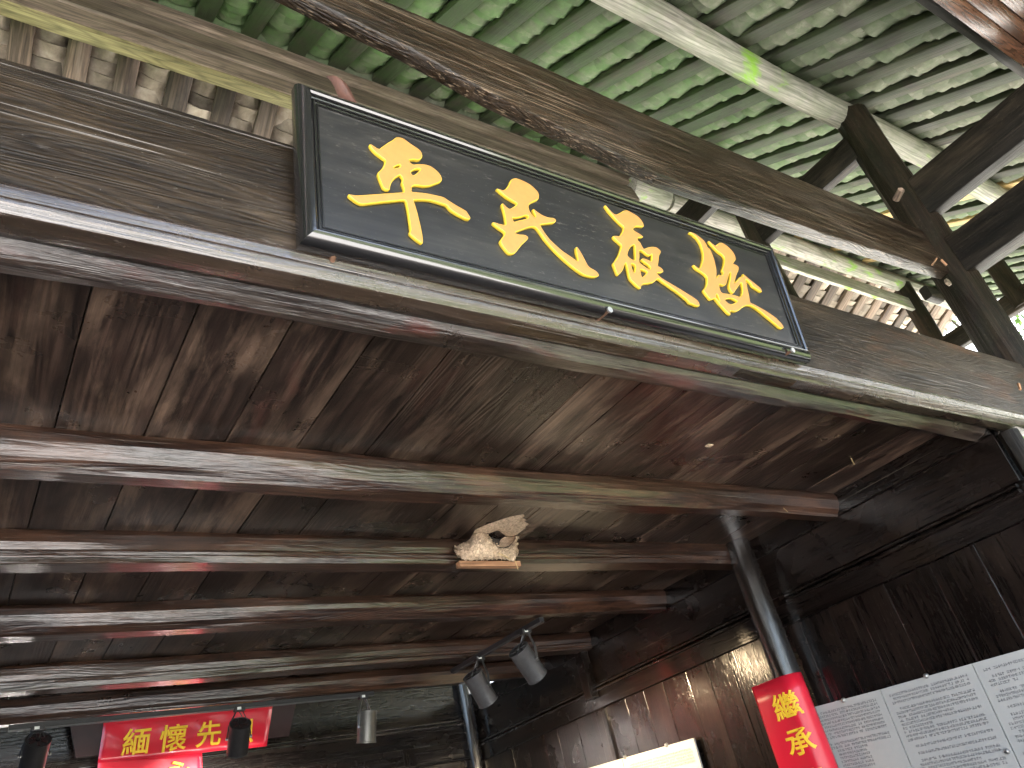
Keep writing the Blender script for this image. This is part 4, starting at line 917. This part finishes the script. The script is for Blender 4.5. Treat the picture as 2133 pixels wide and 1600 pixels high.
# ================================================================== TREES outside
def leaf_mat(name, c1, c2):
    m, nt, b = mat_new(name); vec, rnd, seed, ge = basics(nt)
    nt.links.new(mix(nt, rnd, c1, c2), b.inputs['Base Color']); setin(b, Roughness=0.55)
    b.inputs['Subsurface Weight'].default_value = 0.0
    tr = node(nt, 'ShaderNodeBsdfTranslucent'); ms = node(nt, 'ShaderNodeMixShader'); ms.inputs[0].default_value = 0.35
    nt.links.new(mix(nt, rnd, c1, c2), tr.inputs['Color']); out = nt.nodes['Material Output']
    nt.links.new(b.outputs[0], ms.inputs[1]); nt.links.new(tr.outputs[0], ms.inputs[2]); nt.links.new(ms.outputs[0], out.inputs['Surface']); return m
M['leaves'] = leaf_mat('green_leaves', (0.035, 0.085, 0.018, 1), (0.10, 0.17, 0.04, 1))
M['bark'] = wood('tree_bark', (0.06, 0.045, 0.03), (0.14, 0.11, 0.08), rough=(0.7, 0.9), bump=0.8)
def tree(x, y, h, r, seed, label, nleaf=2600):
    rnd = random.Random(seed); t = empty('broadleaf_tree', (x, y, GZ)); tag(t, label, 'tree', 'trees beyond the roof')
    member('trunk', (x, y, GZ), (x + rnd.uniform(-.3, .3), y, GZ + h * 0.75), circ(0.22, 10), M['bark'], up=(1, 0, 0), parent=t, wob=0.02, taper=0.4, crook=0.2, seg=12)
    for k in range(5):
        a = rnd.uniform(0, 6.28); z = GZ + h * rnd.uniform(0.4, 0.65)
        member('limb', (x, y, z), (x + math.cos(a) * r * .7, y + math.sin(a) * r * .7, z + h * .22), circ(0.08, 7), M['bark'], parent=t, wob=0.01, taper=0.3, crook=0.15, seg=6)
    cl = [(x + rnd.gauss(0, r * .5), y + rnd.gauss(0, r * .5), GZ + h * rnd.uniform(0.5, 1.0), r * rnd.uniform(.25, .5)) for _ in range(22)]
    vs, fs = [], []
    for _ in range(nleaf):
        c = rnd.choice(cl); d = Vector((rnd.gauss(0, 1), rnd.gauss(0, 1), rnd.gauss(0, .7))).normalized() * c[3] * rnd.uniform(.5, 1.0)
        p = Vector(c[:3]) + d; a = Vector((rnd.gauss(0, 1), rnd.gauss(0, 1), rnd.gauss(0, 1))).normalized(); b_ = a.orthogonal().normalized(); s = rnd.uniform(.10, .2)
        n0 = len(vs); vs += [p - a * s, p + b_ * s * .45, p + a * s, p - b_ * s * .45]; fs.append((n0, n0 + 1, n0 + 2, n0 + 3))
    link('crown', mesh('crown', vs, fs), M['leaves'], t, Matrix(), smooth=False)
tree(15, 7.5, 11, 3.2, 3, 'bright green tree seen through the gap right of the round post')
tree(19, 11, 14, 4.0, 4, 'taller green tree beyond the bright one at the right')
tree(22, 6.0, 13, 3.8, 5, 'green tree at the far right edge')
wg = empty('reflection_blocker', (12.5, -5.5, GZ)); tag(wg, 'added unseen dark timber block that dims reflections from the right', 'building')  # added out of view to darken reflections on the right
bx('wall', (10.5, -11, GZ), (15.0, -0.6, GZ + 3.1), M['wall'], wg, 0.0, grain='Y')
vs = [(9.6, -11.6, GZ + 2.75), (9.6, 0.0, GZ + 2.75), (12.75, 0.0, GZ + 4.6), (12.75, -11.6, GZ + 4.6), (15.9, 0.0, GZ + 2.75), (15.9, -11.6, GZ + 2.75)]
vs += [(x, y, z + 0.12) for (x, y, z) in vs]
fs = [(0, 1, 2, 3), (3, 2, 4, 5), (6, 9, 8, 7), (9, 11, 10, 8), (0, 6, 7, 1), (5, 4, 10, 11), (1, 7, 8, 2), (2, 8, 10, 4), (0, 3, 9, 6), (3, 5, 11, 9)]
link('roof', mesh('roof', vs, fs), M['tile'], wg, smooth=False)
tree(9.0, -11.5, 9, 3.2, 15, 'broad tree farther across the courtyard')
tree(15.5, -5, 10, 3.4, 16, 'tall leafy tree at the far right of the courtyard')
